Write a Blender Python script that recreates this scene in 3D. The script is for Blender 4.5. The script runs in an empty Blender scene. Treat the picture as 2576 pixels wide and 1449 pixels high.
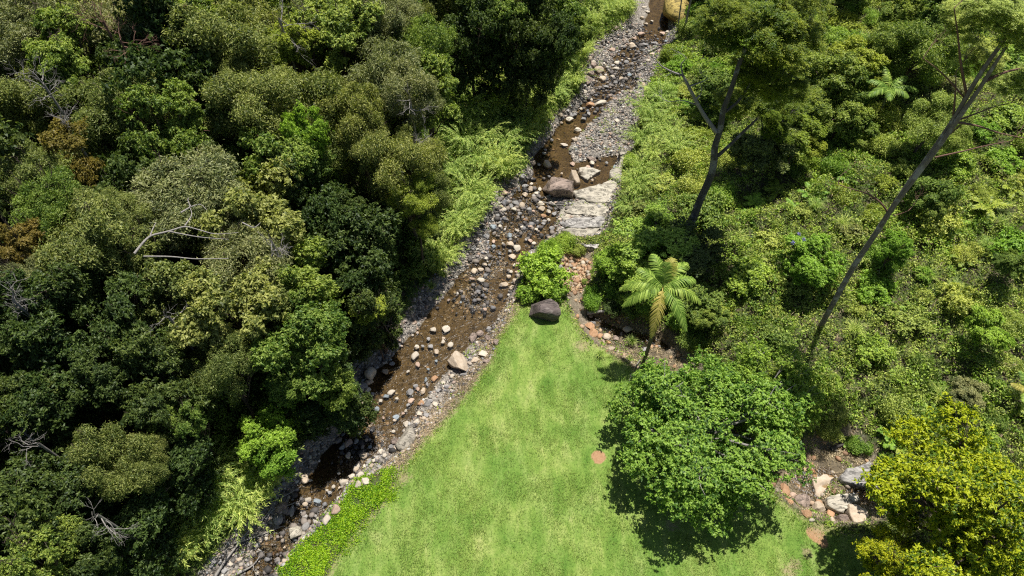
import bpy, math, random
import numpy as np
R_ = math.radians
rng = np.random.default_rng(7)
random.seed(7)
sc = bpy.context.scene
col = sc.collection

# ---------------------------------------------------------------- camera, sky, sun, exposure
PITCH = 52.1
CAMH = 40.0
cam_d = bpy.data.cameras.new('camera'); cam_d.sensor_width = 36; cam_d.lens = 24.0
cam_d.clip_start = 0.5; cam_d.clip_end = 6000
cam = bpy.data.objects.new('camera', cam_d); col.objects.link(cam)
cam.location = (0, 0, CAMH); cam.rotation_euler = (R_(90-PITCH), 0, 0)
sc.camera = cam
SUN_EL = 72.0
SUN_AZ = math.atan2(0.42, 0.90)       # clockwise from +Y
w = bpy.data.worlds.new('World'); sc.world = w; w.use_nodes = True
wn = w.node_tree; bg = wn.nodes['Background']
sky = wn.nodes.new('ShaderNodeTexSky'); sky.sky_type = 'NISHITA'; sky.sun_disc = False
sky.sun_elevation = R_(SUN_EL); sky.sun_rotation = SUN_AZ
wn.links.new(sky.outputs[0], bg.inputs[0]); bg.inputs[1].default_value = 0.06
sl = bpy.data.lights.new('sun', 'SUN'); sl.energy = 5.0; sl.angle = R_(0.5); sl.color = (1, .965, .9)
so = bpy.data.objects.new('sun', sl); col.objects.link(so)
so.rotation_euler = (R_(90-SUN_EL), 0, math.pi-SUN_AZ)
sc.view_settings.view_transform = 'Standard'; sc.view_settings.look = 'None'
sc.view_settings.gamma = 1; sc.view_settings.exposure = 0.38
sc.cycles.use_denoising = False; sc.cycles.filter_width = 1.15; sc.cycles.caustics_reflective = False; sc.cycles.caustics_refractive = False; sc.cycles.sample_clamp_indirect = 2.5; sc.cycles.sample_clamp_direct = 12
sc.cycles.max_bounces = 6; sc.cycles.diffuse_bounces = 2; sc.cycles.glossy_bounces = 2
sc.cycles.transmission_bounces = 3; sc.cycles.transparent_max_bounces = 6

# ---------------------------------------------------------------- photo coordinates -> world
CT, ST = math.cos(R_(PITCH)), math.sin(R_(PITCH))
def ray(px, py):
    u = (px-1288)/1717.3; v = (724.5-py)/1717.3
    return (u, CT+ST*v, -ST+CT*v)
def plane(px, py, z=0.0):
    d = ray(px, py); t = (z-CAMH)/d[2]
    return (d[0]*t, d[1]*t, z)
def to_photo(x, y, z):
    dz = z-CAMH; f = y*CT-dz*ST; u = y*ST+dz*CT
    return (1288+1717.3*x/f, 724.5-1717.3*u/f)
def P2(pts, z=0.0): return np.array([plane(a, b, z)[:2] for a, b in pts])

def sdf(X, Y, poly):
    sh = X.shape; x = X.ravel(); y = Y.ravel()
    best = np.full(x.shape, 1e18); ins = np.zeros(x.shape, bool)
    n = len(poly)
    for i in range(n):
        ax, ay = poly[i]; bx, by = poly[(i+1) % n]
        ex, ey = bx-ax, by-ay; L = ex*ex+ey*ey+1e-12
        t = np.clip(((x-ax)*ex+(y-ay)*ey)/L, 0, 1)
        dx = x-ax-t*ex; dy = y-ay-t*ey
        best = np.minimum(best, dx*dx+dy*dy)
        c = ((ay > y) != (by > y))
        with np.errstate(divide='ignore', invalid='ignore'):
            xi = ax+(y-ay)*ex/(ey if abs(ey) > 1e-12 else 1e-12)
        ins ^= c & (x < xi)
    d = np.sqrt(best); d[ins] *= -1
    return d.reshape(sh)
def sstep(a, b, x):
    t = np.clip((x-a)/(b-a), 0, 1); return t*t*(3-2*t)
def vnoise(x, y, s, seed=0):
    x = x/s+seed*17.3; y = y/s+seed*9.1
    xi = np.floor(x).astype(np.int64); yi = np.floor(y).astype(np.int64)
    fx = x-xi; fy = y-yi; fx = fx*fx*(3-2*fx); fy = fy*fy*(3-2*fy)
    def h(a, b):
        v = (a*374761393+b*668265263+seed*1442695) & 0xffffffff
        v = ((v ^ (v >> 13))*1274126177) & 0xffffffff
        return ((v ^ (v >> 16)) & 0xffff)/65535.0
    return (h(xi, yi)*(1-fx)+h(xi+1, yi)*fx)*(1-fy)+(h(xi, yi+1)*(1-fx)+h(xi+1, yi+1)*fx)*fy
def fbm(x, y, s, seed=0, o=3):
    r = 0; a = .5
    for k in range(o): r = r+a*vnoise(x, y, s/2**k, seed+k); a *= .5
    return r/(1-.5**o)

C_POLY = P2([(1590,-60),(1592,0),(1600,30),(1560,70),(1500,110),(1480,150),(1468,180),(1455,240),(1435,270),(1398,290),(1380,330),
  (1328,385),(1325,440),(1258,465),(1238,520),(1190,590),(1125,635),(1110,690),(1058,740),(1025,800),(990,860),(895,925),(870,990),
  (850,1060),(770,1130),(735,1170),(690,1240),(650,1280),(600,1340),(545,1400),(505,1449),(430,1540),(300,1750),(560,1750),(640,1540),(700,1449),(712,1428),
  (762,1370),(822,1310),(862,1260),(905,1205),(985,1178),(1050,1115),(1095,1065),(1135,1012),(1178,968),(1242,893),(1255,842),(1292,772),
  (1303,720),(1332,650),(1402,595),(1440,600),(1490,600),(1520,590),(1545,520),(1558,470),(1565,400),(1588,385),(1603,320),(1612,262),(1630,225),(1650,160),
  (1690,110),(1700,60),(1705,0),(1710,-60)], -.5)
W_POLYS = [P2(p, -.8) for p in (
 [(1632,-60),(1635,0),(1630,40),(1610,80),(1590,100),(1560,125),(1545,150),(1540,175),(1500,165),(1490,180),(1500,215),(1495,240),
  (1465,262),(1440,285),(1405,305),(1385,345),(1345,385),(1335,425),(1322,462),(1360,475),(1390,490),(1440,500),(1490,480),(1540,450),
  (1556,400),(1545,392),(1500,400),(1475,405),(1440,412),(1428,370),(1452,335),(1500,290),(1520,262),(1560,230),(1600,215),(1600,180),
  (1625,120),(1668,105),(1678,60),(1680,0),(1680,-60)],
 [(1322,462),(1290,490),(1262,545),(1240,585),(1232,630),(1190,665),(1165,690),(1130,735),(1085,785),(1062,825),(1010,865),(985,905),
  (950,930),(920,985),(902,1050),(862,1090),(812,1145),(785,1185),(752,1222),(728,1275),(702,1315),(660,1360),(640,1400),(625,1449),(560,1560),
  (620,1560),(690,1449),(740,1385),(790,1335),(838,1275),(868,1215),(930,1150),(985,1120),(1020,1065),(1055,1010),(1100,960),(1150,905),
  (1185,860),(1225,830),(1262,780),(1285,735),(1300,690),(1335,640),(1400,590),(1395,560),(1400,530),(1360,500),(1372,485)])]
T_POLY = P2([(1415,640),(1425,615),(1500,622),(1478,700),(1490,765),(1560,798),(1640,815),(1710,850),(1780,930),(1900,1050),(1990,1120),
  (2060,1090),(2150,1075),(2230,1150),(2275,1235),(2400,1280),(2600,1290),(2600,1360),(2400,1350),(2260,1300),(2185,1312),(2100,1322),(2020,1290),(1965,1250),(1800,1100),(1650,985),
  (1580,915),(1530,885),(1475,845),(1450,805),(1428,755),(1408,700)], -.3)
TW_POLYS = [P2(p, -1.05) for p in (
 [(1470,770),(1530,800),(1580,800),(1660,830),(1700,880),(1650,880),(1580,850),(1520,840),(1490,820),(1470,795)],
 [(1977,1209),(1999,1181),(2047,1175),(2076,1175),(2113,1198),(2104,1215),(2093,1220),(2082,1237),(2070,1254),(2062,1266),(2047,1260),(2019,1249),(2002,1237)],
 [(2104,1237),(2132,1223),(2161,1223),(2189,1235),(2206,1237),(2214,1254),(2203,1271),(2183,1277),(2161,1268),(2149,1254),(2127,1249)])]
L_POLY = P2([(826,1449),(850,1395),(905,1325),(965,1262),(1012,1175),(1062,1112),(1135,1035),(1175,985),(1232,905),(1248,852),(1292,792),
  (1305,762),(1340,770),(1420,760),(1448,800),(1470,850),(1540,890),(1600,930),(1700,1010),(1800,1120),(1900,1215),(1975,1268),(2010,1292),(2090,1332),
  (2160,1345),(2300,1370),(2800,1500),(3300,1900),(200,1900),(700,1600)])
G_POLY = P2([(700,1449),(712,1425),(762,1370),(822,1310),(862,1260),(905,1205),(985,1175),(1012,1180),(975,1250),(905,1325),(850,1395),(826,1449),(700,1600),(600,1600)], -.1)
RUB_POLY = P2([(1412,640),(1430,625),(1480,650),(1482,705),(1460,725),(1420,720)], -.3)
def region(X, Y):
    dC = sdf(X, Y, C_POLY); dT = sdf(X, Y, T_POLY); dL = sdf(X, Y, L_POLY); dG = sdf(X, Y, G_POLY)
    dW = np.minimum(sdf(X, Y, W_POLYS[0]), sdf(X, Y, W_POLYS[1]))
    dTW = np.minimum(np.minimum(sdf(X, Y, TW_POLYS[0]), sdf(X, Y, TW_POLYS[1])), sdf(X, Y, TW_POLYS[2]))
    return dC, dT, dL, dG, dW, dTW
CX = np.array([-16, -12, -6, 0, 2, 6, 13, 16, 20]); CY = np.array([8, 14, 24, 34, 37, 46, 60, 75, 110])
def height(X, Y, reg=None):
    dC, dT, dL, dG, dW, dTW = reg or region(X, Y)
    dU = np.minimum(np.minimum(dC, dT), np.minimum(dL, dG))
    left = X < np.interp(Y, CY, CX)
    d = np.maximum(dU-.3, 0)
    hill = np.where(left, 9*(1-np.exp(-d*.26/9)), 10*(1-np.exp(-d*.26/10)))
    rough = (fbm(X, Y, 4, 3)-.5)*sstep(.3, 4, dU)*1.2
    lawn = (fbm(X, Y, 9, 5)-.5)*.25*sstep(.0, -3, dL)
    jc = (fbm(X, Y, 1.6, 11)-.5)*.9
    z = hill+rough+lawn
    z = z-.78*sstep(.35, -.75, dC+jc*.5)
    z = z-.34*sstep(.45, -.6, dW+jc*.6)
    z = z-.95*sstep(.45, -.9, dT+jc*.5)*sstep(-.4, .6, dC)
    z = z-.32*sstep(.1, -.5, dTW+jc*.5)
    bed = sstep(.2, -.5, np.minimum(dC, dT))
    z = z+bed*(fbm(X, Y, .7, 21)-.5)*.16
    return z
def axis(lo, hi, st, far):
    a = list(np.arange(lo, hi+st, st)); s = st; v = a[-1]
    while v < far: s *= 1.35; v += s; a.append(v)
    s = st; v = a[0]
    while v > -far: s *= 1.35; v -= s; a.insert(0, v)
    return np.array(a)
gx = axis(-46, 52, .17, 1500); gy = axis(4, 84, .17, 1500)
GX, GY = np.meshgrid(gx, gy, indexing='ij')
REG = region(GX, GY); GZ = height(GX, GY, REG)
def zat(x, y):
    x = np.asarray(x, float); y = np.asarray(y, float)
    i = np.clip(np.searchsorted(gx, x)-1, 0, len(gx)-2); j = np.clip(np.searchsorted(gy, y)-1, 0, len(gy)-2)
    fx = (x-gx[i])/(gx[i+1]-gx[i]); fy = (y-gy[j])/(gy[j+1]-gy[j])
    return (GZ[i, j]*(1-fx)+GZ[i+1, j]*fx)*(1-fy)+(GZ[i, j+1]*(1-fx)+GZ[i+1, j+1]*fx)*fy
def rat(k, x, y):
    i = np.clip(np.searchsorted(gx, x), 0, len(gx)-1); j = np.clip(np.searchsorted(gy, y), 0, len(gy)-1)
    return REG[k][i, j]
def at(px, py, h=0.0):
    z = h
    for k in range(14):
        x, y, _ = plane(px, py, z); z = .4*z+.6*(float(zat(x, y))+h)
    return (x, y, z-h)
def scale_at(p): return (p[1]*CT-(p[2]-CAMH)*ST)/1717.3       # metres per photo unit

# ---------------------------------------------------------------- materials
def new_mat(name):
    m = bpy.data.materials.new(name); m.use_nodes = True
    nt = m.node_tree; b = nt.nodes['Principled BSDF']
    return m, nt, b
def N(nt, t, **k):
    n = nt.nodes.new(t)
    for a, v in k.items(): setattr(n, a, v)
    return n
def noise(nt, scale, detail=4, rough=.6, vec=None, dist=0):
    n = N(nt, 'ShaderNodeTexNoise'); n.inputs['Scale'].default_value = scale; n.inputs['Detail'].default_value = detail
    n.inputs['Roughness'].default_value = rough; n.inputs['Distortion'].default_value = dist
    if vec is not None: nt.links.new(vec, n.inputs['Vector'])
    return n.outputs['Fac']
def ramp(nt, fac, stops):
    r = N(nt, 'ShaderNodeValToRGB'); e = r.color_ramp.elements
    while len(e) < len(stops): e.new(.5)
    for i, (p, c) in enumerate(stops): e[i].position = p; e[i].color = (*c, 1) if len(c) == 3 else c
    nt.links.new(fac, r.inputs[0]); return r.outputs[0]
def gramp(nt, fac, a, b, lo=0., hi=1.):
    r = N(nt, 'ShaderNodeMapRange'); r.inputs[1].default_value = a; r.inputs[2].default_value = b
    r.inputs[3].default_value = lo; r.inputs[4].default_value = hi
    nt.links.new(fac, r.inputs[0]); return r.outputs[0]
def mix(nt, fac, a, b, mode='MIX'):
    m = N(nt, 'ShaderNodeMix', data_type='RGBA', blend_type=mode)
    for k, v in ((0, fac), (6, a), (7, b)):
        if isinstance(v, (int, float)): m.inputs[k].default_value = v
        elif isinstance(v, tuple): m.inputs[k].default_value = (*v, 1)
        else: nt.links.new(v, m.inputs[k])
    return m.outputs[2]
def attr(nt, name):
    a = N(nt, 'ShaderNodeAttribute'); a.attribute_name = name; return a.outputs['Fac']
def math_(nt, op, a, b=0.):
    m = N(nt, 'ShaderNodeMath', operation=op)
    for k, v in ((0, a), (1, b)):
        if isinstance(v, (int, float)): m.inputs[k].default_value = v
        else: nt.links.new(v, m.inputs[k])
    return m.outputs[0]
def bump(nt, b, h, strength, dist=.05):
    n = N(nt, 'ShaderNodeBump'); n.inputs['Strength'].default_value = strength; n.inputs['Distance'].default_value = dist
    nt.links.new(h, n.inputs['Height']); nt.links.new(n.outputs[0], b.inputs['Normal'])

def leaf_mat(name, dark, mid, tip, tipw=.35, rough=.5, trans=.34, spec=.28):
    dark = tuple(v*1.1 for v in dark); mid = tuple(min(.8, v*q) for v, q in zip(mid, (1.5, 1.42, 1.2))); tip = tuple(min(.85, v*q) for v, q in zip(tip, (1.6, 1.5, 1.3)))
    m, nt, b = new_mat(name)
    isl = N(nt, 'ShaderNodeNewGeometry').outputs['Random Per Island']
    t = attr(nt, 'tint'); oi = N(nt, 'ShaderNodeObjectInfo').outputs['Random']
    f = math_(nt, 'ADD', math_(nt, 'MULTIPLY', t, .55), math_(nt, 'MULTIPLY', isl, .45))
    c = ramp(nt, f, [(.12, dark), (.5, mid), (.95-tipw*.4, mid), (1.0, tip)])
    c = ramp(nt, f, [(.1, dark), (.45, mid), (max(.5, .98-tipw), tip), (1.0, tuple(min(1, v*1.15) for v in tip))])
    hs = N(nt, 'ShaderNodeHueSaturation'); nt.links.new(c, hs.inputs['Color'])
    nt.links.new(gramp(nt, oi, 0, 1, .485, .513), hs.inputs['Hue']); nt.links.new(gramp(nt, oi, 1, 0, .85, 1.12), hs.inputs['Value'])
    c = hs.outputs[0]
    nt.links.new(c, b.inputs['Base Color']); b.inputs['Roughness'].default_value = rough
    b.inputs['Specular IOR Level'].default_value = min(spec, .3); b.inputs['Roughness'].default_value = max(rough, .48)
    tr = N(nt, 'ShaderNodeBsdfTranslucent')
    nt.links.new(mix(nt, 1.0, c, (1.25, 1.35, .6), 'MULTIPLY'), tr.inputs[0])
    ms = N(nt, 'ShaderNodeMixShader'); ms.inputs[0].default_value = trans
    nt.links.new(b.outputs[0], ms.inputs[1]); nt.links.new(tr.outputs[0], ms.inputs[2])
    nt.links.new(ms.outputs[0], nt.nodes['Material Output'].inputs['Surface'])
    return m
M = {}
M['olive'] = leaf_mat('olive_leaf', (.032,.05,.014), (.088,.125,.036), (.21,.245,.08), .38)
M['greygreen'] = leaf_mat('grey_green_leaf', (.045,.06,.028), (.11,.138,.06), (.24,.26,.125), .38)
M['green'] = leaf_mat('green_leaf', (.025,.058,.012), (.085,.15,.028), (.20,.27,.06), .34)
M['bright'] = leaf_mat('bright_leaf', (.04,.095,.012), (.12,.23,.028), (.22,.35,.05), .4)
M['deep'] = leaf_mat('deep_green_shade_leaf', (.012,.03,.009), (.034,.062,.017), (.085,.125,.033), .25)  # dark green foliage, darkened further so the colour imitates forest shade
M['yellow'] = leaf_mat('yellow_green_leaf', (.05,.085,.012), (.135,.195,.03), (.26,.32,.05), .4)
M['gold'] = leaf_mat('golden_leaf', (.02,.058,.007), (.09,.16,.011), (.29,.335,.015), .46)
M['fig'] = leaf_mat('glossy_fig_leaf', (.022,.06,.011), (.088,.175,.025), (.22,.33,.055), .4)
M['feather'] = leaf_mat('feathery_leaf', (.03,.065,.010), (.08,.135,.016), (.17,.22,.022), .3)
M['lichen'] = leaf_mat('lichen_leaf', (.06,.06,.014), (.105,.10,.022), (.165,.145,.035), .35)
M['grassy'] = leaf_mat('arching_grass_blade', (.06,.11,.02), (.18,.28,.06), (.38,.46,.14), .4)
M['lime'] = leaf_mat('lime_ground_leaf', (.06,.14,.008), (.15,.29,.012), (.30,.42,.025), .4)
M['scrub'] = leaf_mat('scrub_leaf', (.05,.08,.017), (.15,.215,.045), (.32,.38,.10), .42)
M['scrubb'] = leaf_mat('weedy_green_leaf', (.04,.085,.014), (.12,.215,.035), (.23,.34,.06), .4)
M['dry'] = leaf_mat('dry_stalk', (.12,.09,.06), (.26,.21,.14), (.45,.38,.28), .35, .7, .1, .2)
M['palm'] = leaf_mat('palm_leaflet', (.05,.10,.018), (.12,.215,.035), (.27,.38,.09), .32)
M['palmyel'] = leaf_mat('yellowing_palm_leaflet', (.15,.16,.03), (.28,.27,.06), (.42,.38,.13), .35)
M['flower'] = leaf_mat('violet_petal', (.12,.11,.4), (.2,.18,.5), (.3,.28,.6), .35)

def bark(name, a, b_, patch=None):
    m, nt, b = new_mat(name); tc = N(nt, 'ShaderNodeTexCoord')
    mp = N(nt, 'ShaderNodeMapping'); mp.inputs['Scale'].default_value = (3, 3, .5); nt.links.new(tc.outputs['Object'], mp.inputs[0])
    f = noise(nt, 4, 6, .7, mp.outputs[0]); c = ramp(nt, f, [(.3, a), (.7, b_)])
    if patch:
        g = noise(nt, 1.1, 3, .6, tc.outputs['Object']); c = mix(nt, gramp(nt, g, .52, .6), c, patch)
    nt.links.new(c, b.inputs['Base Color']); b.inputs['Roughness'].default_value = .85
    bump(nt, b, f, .7, .05); return m
M['bark'] = bark('brown_bark', (.05,.035,.025), (.14,.10,.075))
M['redbark'] = bark('reddish_bark', (.10,.05,.035), (.24,.13,.09))
M['palebark'] = bark('pale_dead_bark', (.17,.155,.14), (.36,.33,.30))
M['gumbark'] = bark('smooth_gum_bark', (.12,.095,.075), (.27,.225,.185), (.36,.33,.30))
M['darkbark'] = bark('dark_mottled_bark', (.04,.034,.03), (.12,.105,.095), (.22,.21,.20))
M['palmbark'] = bark('palm_bark', (.10,.11,.05), (.22,.22,.12))
M['shaft'] = bark('green_crownshaft', (.10,.15,.04), (.18,.22,.07))

def rock_mat(name, a, b_, streak=None, cracks=0):
    m, nt, b = new_mat(name); tc = N(nt, 'ShaderNodeTexCoord').outputs['Object']
    oi = N(nt, 'ShaderNodeObjectInfo').outputs['Random']
    f = noise(nt, 2.2, 8, .65, tc, .4); g = noise(nt, 14, 5, .7, tc)
    c = ramp(nt, f, [(.3, a), (.68, b_)])
    c = mix(nt, gramp(nt, g, .55, .75, 0, .55), c, tuple(v*.45 for v in a))
    if streak: c = mix(nt, gramp(nt, noise(nt, 1.6, 3, .5, tc, 1.), .55, .7), c, streak)
    if cracks:
        mp = N(nt, 'ShaderNodeMapping'); mp.inputs['Rotation'].default_value = (0, 0, R_(-25)); mp.inputs['Scale'].default_value = (.45*cracks, 1.7*cracks, cracks); nt.links.new(tc, mp.inputs[0])
        wv = noise(nt, 1.5, 5, .6, mp.outputs[0], .8); band = math_(nt, 'ABSOLUTE', math_(nt, 'SUBTRACT', wv, .5))
        c = mix(nt, gramp(nt, band, .012, .035, .85, 0), c, tuple(v*.28 for v in a))
        wv2 = noise(nt, 3.2, 4, .6, mp.outputs[0], .5); c = mix(nt, gramp(nt, wv2, .52, .66, 0, .5), c, tuple(v*.62 for v in a))
    hs = N(nt, 'ShaderNodeHueSaturation'); nt.links.new(c, hs.inputs['Color'])
    nt.links.new(gramp(nt, oi, 0, 1, .78, 1.15), hs.inputs['Value'])
    nt.links.new(hs.outputs[0], b.inputs['Base Color']); b.inputs['Roughness'].default_value = .8
    bump(nt, b, math_(nt, 'ADD', f, math_(nt, 'MULTIPLY', g, .3)), .5, .12); return m
M['tan'] = rock_mat('tan_rock', (.38,.29,.20), (.56,.46,.35))
M['cream'] = rock_mat('cream_rock', (.44,.37,.28), (.62,.55,.45))
M['pink'] = rock_mat('pinkish_rock', (.40,.27,.20), (.56,.41,.31))
M['grey'] = rock_mat('grey_rock', (.20,.19,.185), (.36,.34,.32))
M['blue'] = rock_mat('blue_grey_rock', (.18,.21,.23), (.33,.37,.39))
M['orange'] = rock_mat('orange_rock', (.36,.19,.09), (.54,.33,.19))
M['darkr'] = rock_mat('dark_rock', (.05,.04,.04), (.13,.105,.10))
M['brownr'] = rock_mat('brown_grey_rock', (.17,.125,.10), (.42,.32,.26), (.12,.09,.075), .9)
M['lawnr'] = rock_mat('dark_brown_boulder_rock', (.07,.052,.048), (.19,.15,.135), (.27,.23,.2), 1.)
M['slab'] = rock_mat('pale_sandstone', (.36,.32,.25), (.53,.48,.39), (.25,.22,.18), 1)
M['slabw'] = rock_mat('weathered_white_stone', (.27,.25,.23), (.50,.47,.43), (.13,.12,.12), 1.2)
M['mossr'] = rock_mat('yellow_lichen_rock', (.26,.19,.04), (.48,.36,.10), (.20,.15,.06), 1.6)

def gravel_mat():
    m, nt, b = new_mat('mixed_gravel'); isl = N(nt, 'ShaderNodeNewGeometry').outputs['Random Per Island']
    c = ramp(nt, isl, [(0, (.04,.035,.035)), (.22, (.13,.12,.11)), (.42, (.27,.25,.22)), (.62, (.42,.37,.31)), (.78, (.38,.27,.20)), (.88, (.20,.215,.24)), (1, (.66,.61,.53))])
    f = noise(nt, 9, 4, .6)
    c = mix(nt, .35, c, ramp(nt, f, [(.3, (.12,.1,.09)), (.7, (.6,.55,.5))]), 'SOFT_LIGHT')
    nt.links.new(c, b.inputs['Base Color']); b.inputs['Roughness'].default_value = .75; return m
M['gravel'] = gravel_mat()

def ground_mat():
    m, nt, b = new_mat('ground'); pos = N(nt, 'ShaderNodeNewGeometry').outputs['Position']
    # forest soil and litter
    n1 = noise(nt, 1.3, 8, .7, pos); n2 = noise(nt, 11, 5, .75, pos)
    soil = ramp(nt, n2, [(.3, (.03,.025,.018)), (.55, (.09,.07,.045)), (.72, (.2,.16,.11))])
    green = ramp(nt, n2, [(.35, (.03,.05,.014)), (.7, (.12,.16,.04))])
    base = mix(nt, gramp(nt, n1, .42, .55), soil, green)
    # gravel
    vo = N(nt, 'ShaderNodeTexVoronoi'); vo.inputs['Scale'].default_value = 7; nt.links.new(pos, vo.inputs['Vector'])
    sx = N(nt, 'ShaderNodeSeparateColor'); nt.links.new(vo.outputs['Color'], sx.inputs[0])
    gc = ramp(nt, sx.outputs[0], [(0, (.13,.12,.115)), (.35, (.30,.275,.25)), (.7, (.40,.35,.29)), (1, (.56,.52,.46))])
    gc = mix(nt, gramp(nt, vo.outputs['Distance'], .28, .6, 0, .8), gc, (.07,.06,.05))
    gc = mix(nt, gramp(nt, noise(nt, .8, 4, .6, pos), .35, .65, 0, .5), gc, (.27,.24,.20))
    # wet bed
    nb = noise(nt, 1.6, 8, .7, pos, .5); nb2 = noise(nt, 6.5, 4, .7, pos)
    bed = ramp(nt, nb, [(.3, (.065,.05,.03)), (.5, (.135,.105,.062)), (.7, (.215,.17,.105))])
    bed = mix(nt, gramp(nt, nb2, .52, .6, 0, .85), bed, (.025,.02,.016))
    # lawn
    l1 = noise(nt, .33, 5, .6, pos, .3)
    mp = N(nt, 'ShaderNodeMapping'); mp.inputs['Rotation'].default_value = (0, 0, R_(35)); mp.inputs['Scale'].default_value = (1.0, .42, 1); nt.links.new(pos, mp.inputs[0])
    l2 = noise(nt, 1.0, 6, .68, mp.outputs[0], .4); l3 = noise(nt, 8, 5, .85, pos); l4 = noise(nt, 5, 3, .7, pos)
    la = ramp(nt, l2, [(.28, (.094,.18,.026)), (.46, (.155,.245,.044)), (.60, (.225,.30,.075)), (.78, (.35,.37,.145))])
    lb = ramp(nt, l1, [(.35, (.8,.9,.8)), (.6, (1.15,1.08,1.12))])
    la = mix(nt, 1.0, la, lb, 'MULTIPLY')
    la = mix(nt, 1.0, la, ramp(nt, l3, [(.36, (.62,.68,.6)), (.5, (1,1,1)), (.64, (1.32,1.25,1.3))]), 'MULTIPLY')
    la = mix(nt, gramp(nt, attr(nt, 'dirt'), .3, .7), la, ramp(nt, l3, [(.3, (.28,.15,.07)), (.7, (.45,.28,.16))]))
    la = mix(nt, gramp(nt, math_(nt, 'ADD', attr(nt, 'edge'), math_(nt, 'MULTIPLY', math_(nt, 'SUBTRACT', l4, .5), .9)), .35, .6, 0, .8), la, (.32,.25,.15))
    c = mix(nt, attr(nt, 'stone'), base, gc)
    c = mix(nt, attr(nt, 'straw'), c, ramp(nt, n2, [(.3, (.075,.06,.042)), (.5, (.20,.165,.12)), (.7, (.44,.38,.29))]))
    c = mix(nt, attr(nt, 'rubble'), c, ramp(nt, sx.outputs[1], [(0, (.28,.17,.09)), (.6, (.5,.36,.22)), (1, (.6,.5,.38))]))
    c = mix(nt, attr(nt, 'bed'), c, bed)
    c = mix(nt, attr(nt, 'lawn'), c, la)
    nt.links.new(c, b.inputs['Base Color']); b.inputs['Roughness'].default_value = .9; b.inputs['Specular IOR Level'].default_value = .2
    h = math_(nt, 'ADD', math_(nt, 'MULTIPLY', l3, .5), math_(nt, 'MULTIPLY', n2, .4))
    bump(nt, b, h, .8, .06)
    return m
M['ground'] = ground_mat()
def water_mat():
    m, nt, b = new_mat('creek_water'); pos = N(nt, 'ShaderNodeNewGeometry').outputs['Position']
    nt.nodes.remove(b)
    tr = N(nt, 'ShaderNodeBsdfTransparent'); tr.inputs[0].default_value = (.76,.68,.53,1)
    gl = N(nt, 'ShaderNodeBsdfGlossy'); gl.inputs['Roughness'].default_value = .2
    fr = N(nt, 'ShaderNodeFresnel'); fr.inputs[0].default_value = 1.33
    ms = N(nt, 'ShaderNodeMixShader'); nt.links.new(fr.outputs[0], ms.inputs[0]); nt.links.new(tr.outputs[0], ms.inputs[1]); nt.links.new(gl.outputs[0], ms.inputs[2])
    nt.links.new(ms.outputs[0], nt.nodes['Material Output'].inputs['Surface'])
    n = noise(nt, 3.0, 4, .6, pos, .6); n2 = noise(nt, 9.0, 3, .7, pos, .8)
    h = math_(nt, 'ADD', math_(nt, 'MULTIPLY', n, .22), math_(nt, 'MULTIPLY', math_(nt, 'MULTIPLY', n2, 1.5), attr(nt, 'riffle')))
    bp = N(nt, 'ShaderNodeBump'); bp.inputs['Strength'].default_value = 1; bp.inputs['Distance'].default_value = .12
    nt.links.new(h, bp.inputs['Height'])
    nt.links.new(bp.outputs[0], gl.inputs['Normal']); nt.links.new(bp.outputs[0], fr.inputs['Normal'])
    return m
M['water'] = water_mat()

# ---------------------------------------------------------------- mesh and object helpers
def make_mesh(name, V, F, mats, attrs=None, smooth=False):
    """V (n,3); F a list of (m,k) int arrays"""
    me = bpy.data.meshes.new(name); V = np.asarray(V, np.float32)
    if not isinstance(F, (list, tuple)): F = [F]
    F = [np.asarray(f, np.int32) for f in F if len(f)]
    me.vertices.add(len(V)); me.vertices.foreach_set('co', V.ravel())
    nl = sum(f.size for f in F); npol = sum(len(f) for f in F)
    me.loops.add(nl); me.polygons.add(npol)
    me.loops.foreach_set('vertex_index', np.concatenate([f.ravel() for f in F]))
    tot = np.concatenate([np.full(len(f), f.shape[1], np.int32) for f in F])
    me.polygons.foreach_set('loop_start', np.concatenate([[0], np.cumsum(tot)[:-1]]).astype(np.int32))
    me.polygons.foreach_set('loop_total', tot)
    if smooth: me.polygons.foreach_set('use_smooth', np.ones(npol, bool))
    for k, v in (attrs or {}).items():
        a = me.attributes.new(k, 'FLOAT', 'POINT'); a.data.foreach_set('value', np.asarray(v, np.float32))
    me.update(calc_edges=True)
    for m in (mats if isinstance(mats, (list, tuple)) else [mats]): me.materials.append(m)
    return me
_var = {}
def variant(me, mat):
    if me.materials[0] == mat: return me
    k = (me.name, mat.name)
    if k not in _var: c = me.copy(); c.materials[0] = mat; _var[k] = c
    return _var[k]
def ob(name, me, parent=None, loc=(0,0,0), rz=0, sc_=(1,1,1), mat=None):
    if mat is not None: me = variant(me, mat)
    o = bpy.data.objects.new(name, me); col.objects.link(o)
    o.location = loc; o.rotation_euler = (0, 0, rz); o.scale = sc_ if hasattr(sc_, '__len__') else (sc_,)*3
    if parent is not None: o.parent = parent
    return o
def tag(o, label, cat=None, group=None, kind=None):
    o['label'] = label
    if cat: o['category'] = cat
    if group: o['group'] = group
    if kind: o['kind'] = kind
    return o
def root(name, loc, rz=0):
    o = bpy.data.objects.new(name, None); col.objects.link(o); o.location = loc; o.rotation_euler = (0, 0, rz)
    o.empty_display_size = .2; return o
def nrm(a): return a/np.maximum(np.linalg.norm(a, axis=-1, keepdims=True), 1e-9)
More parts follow.
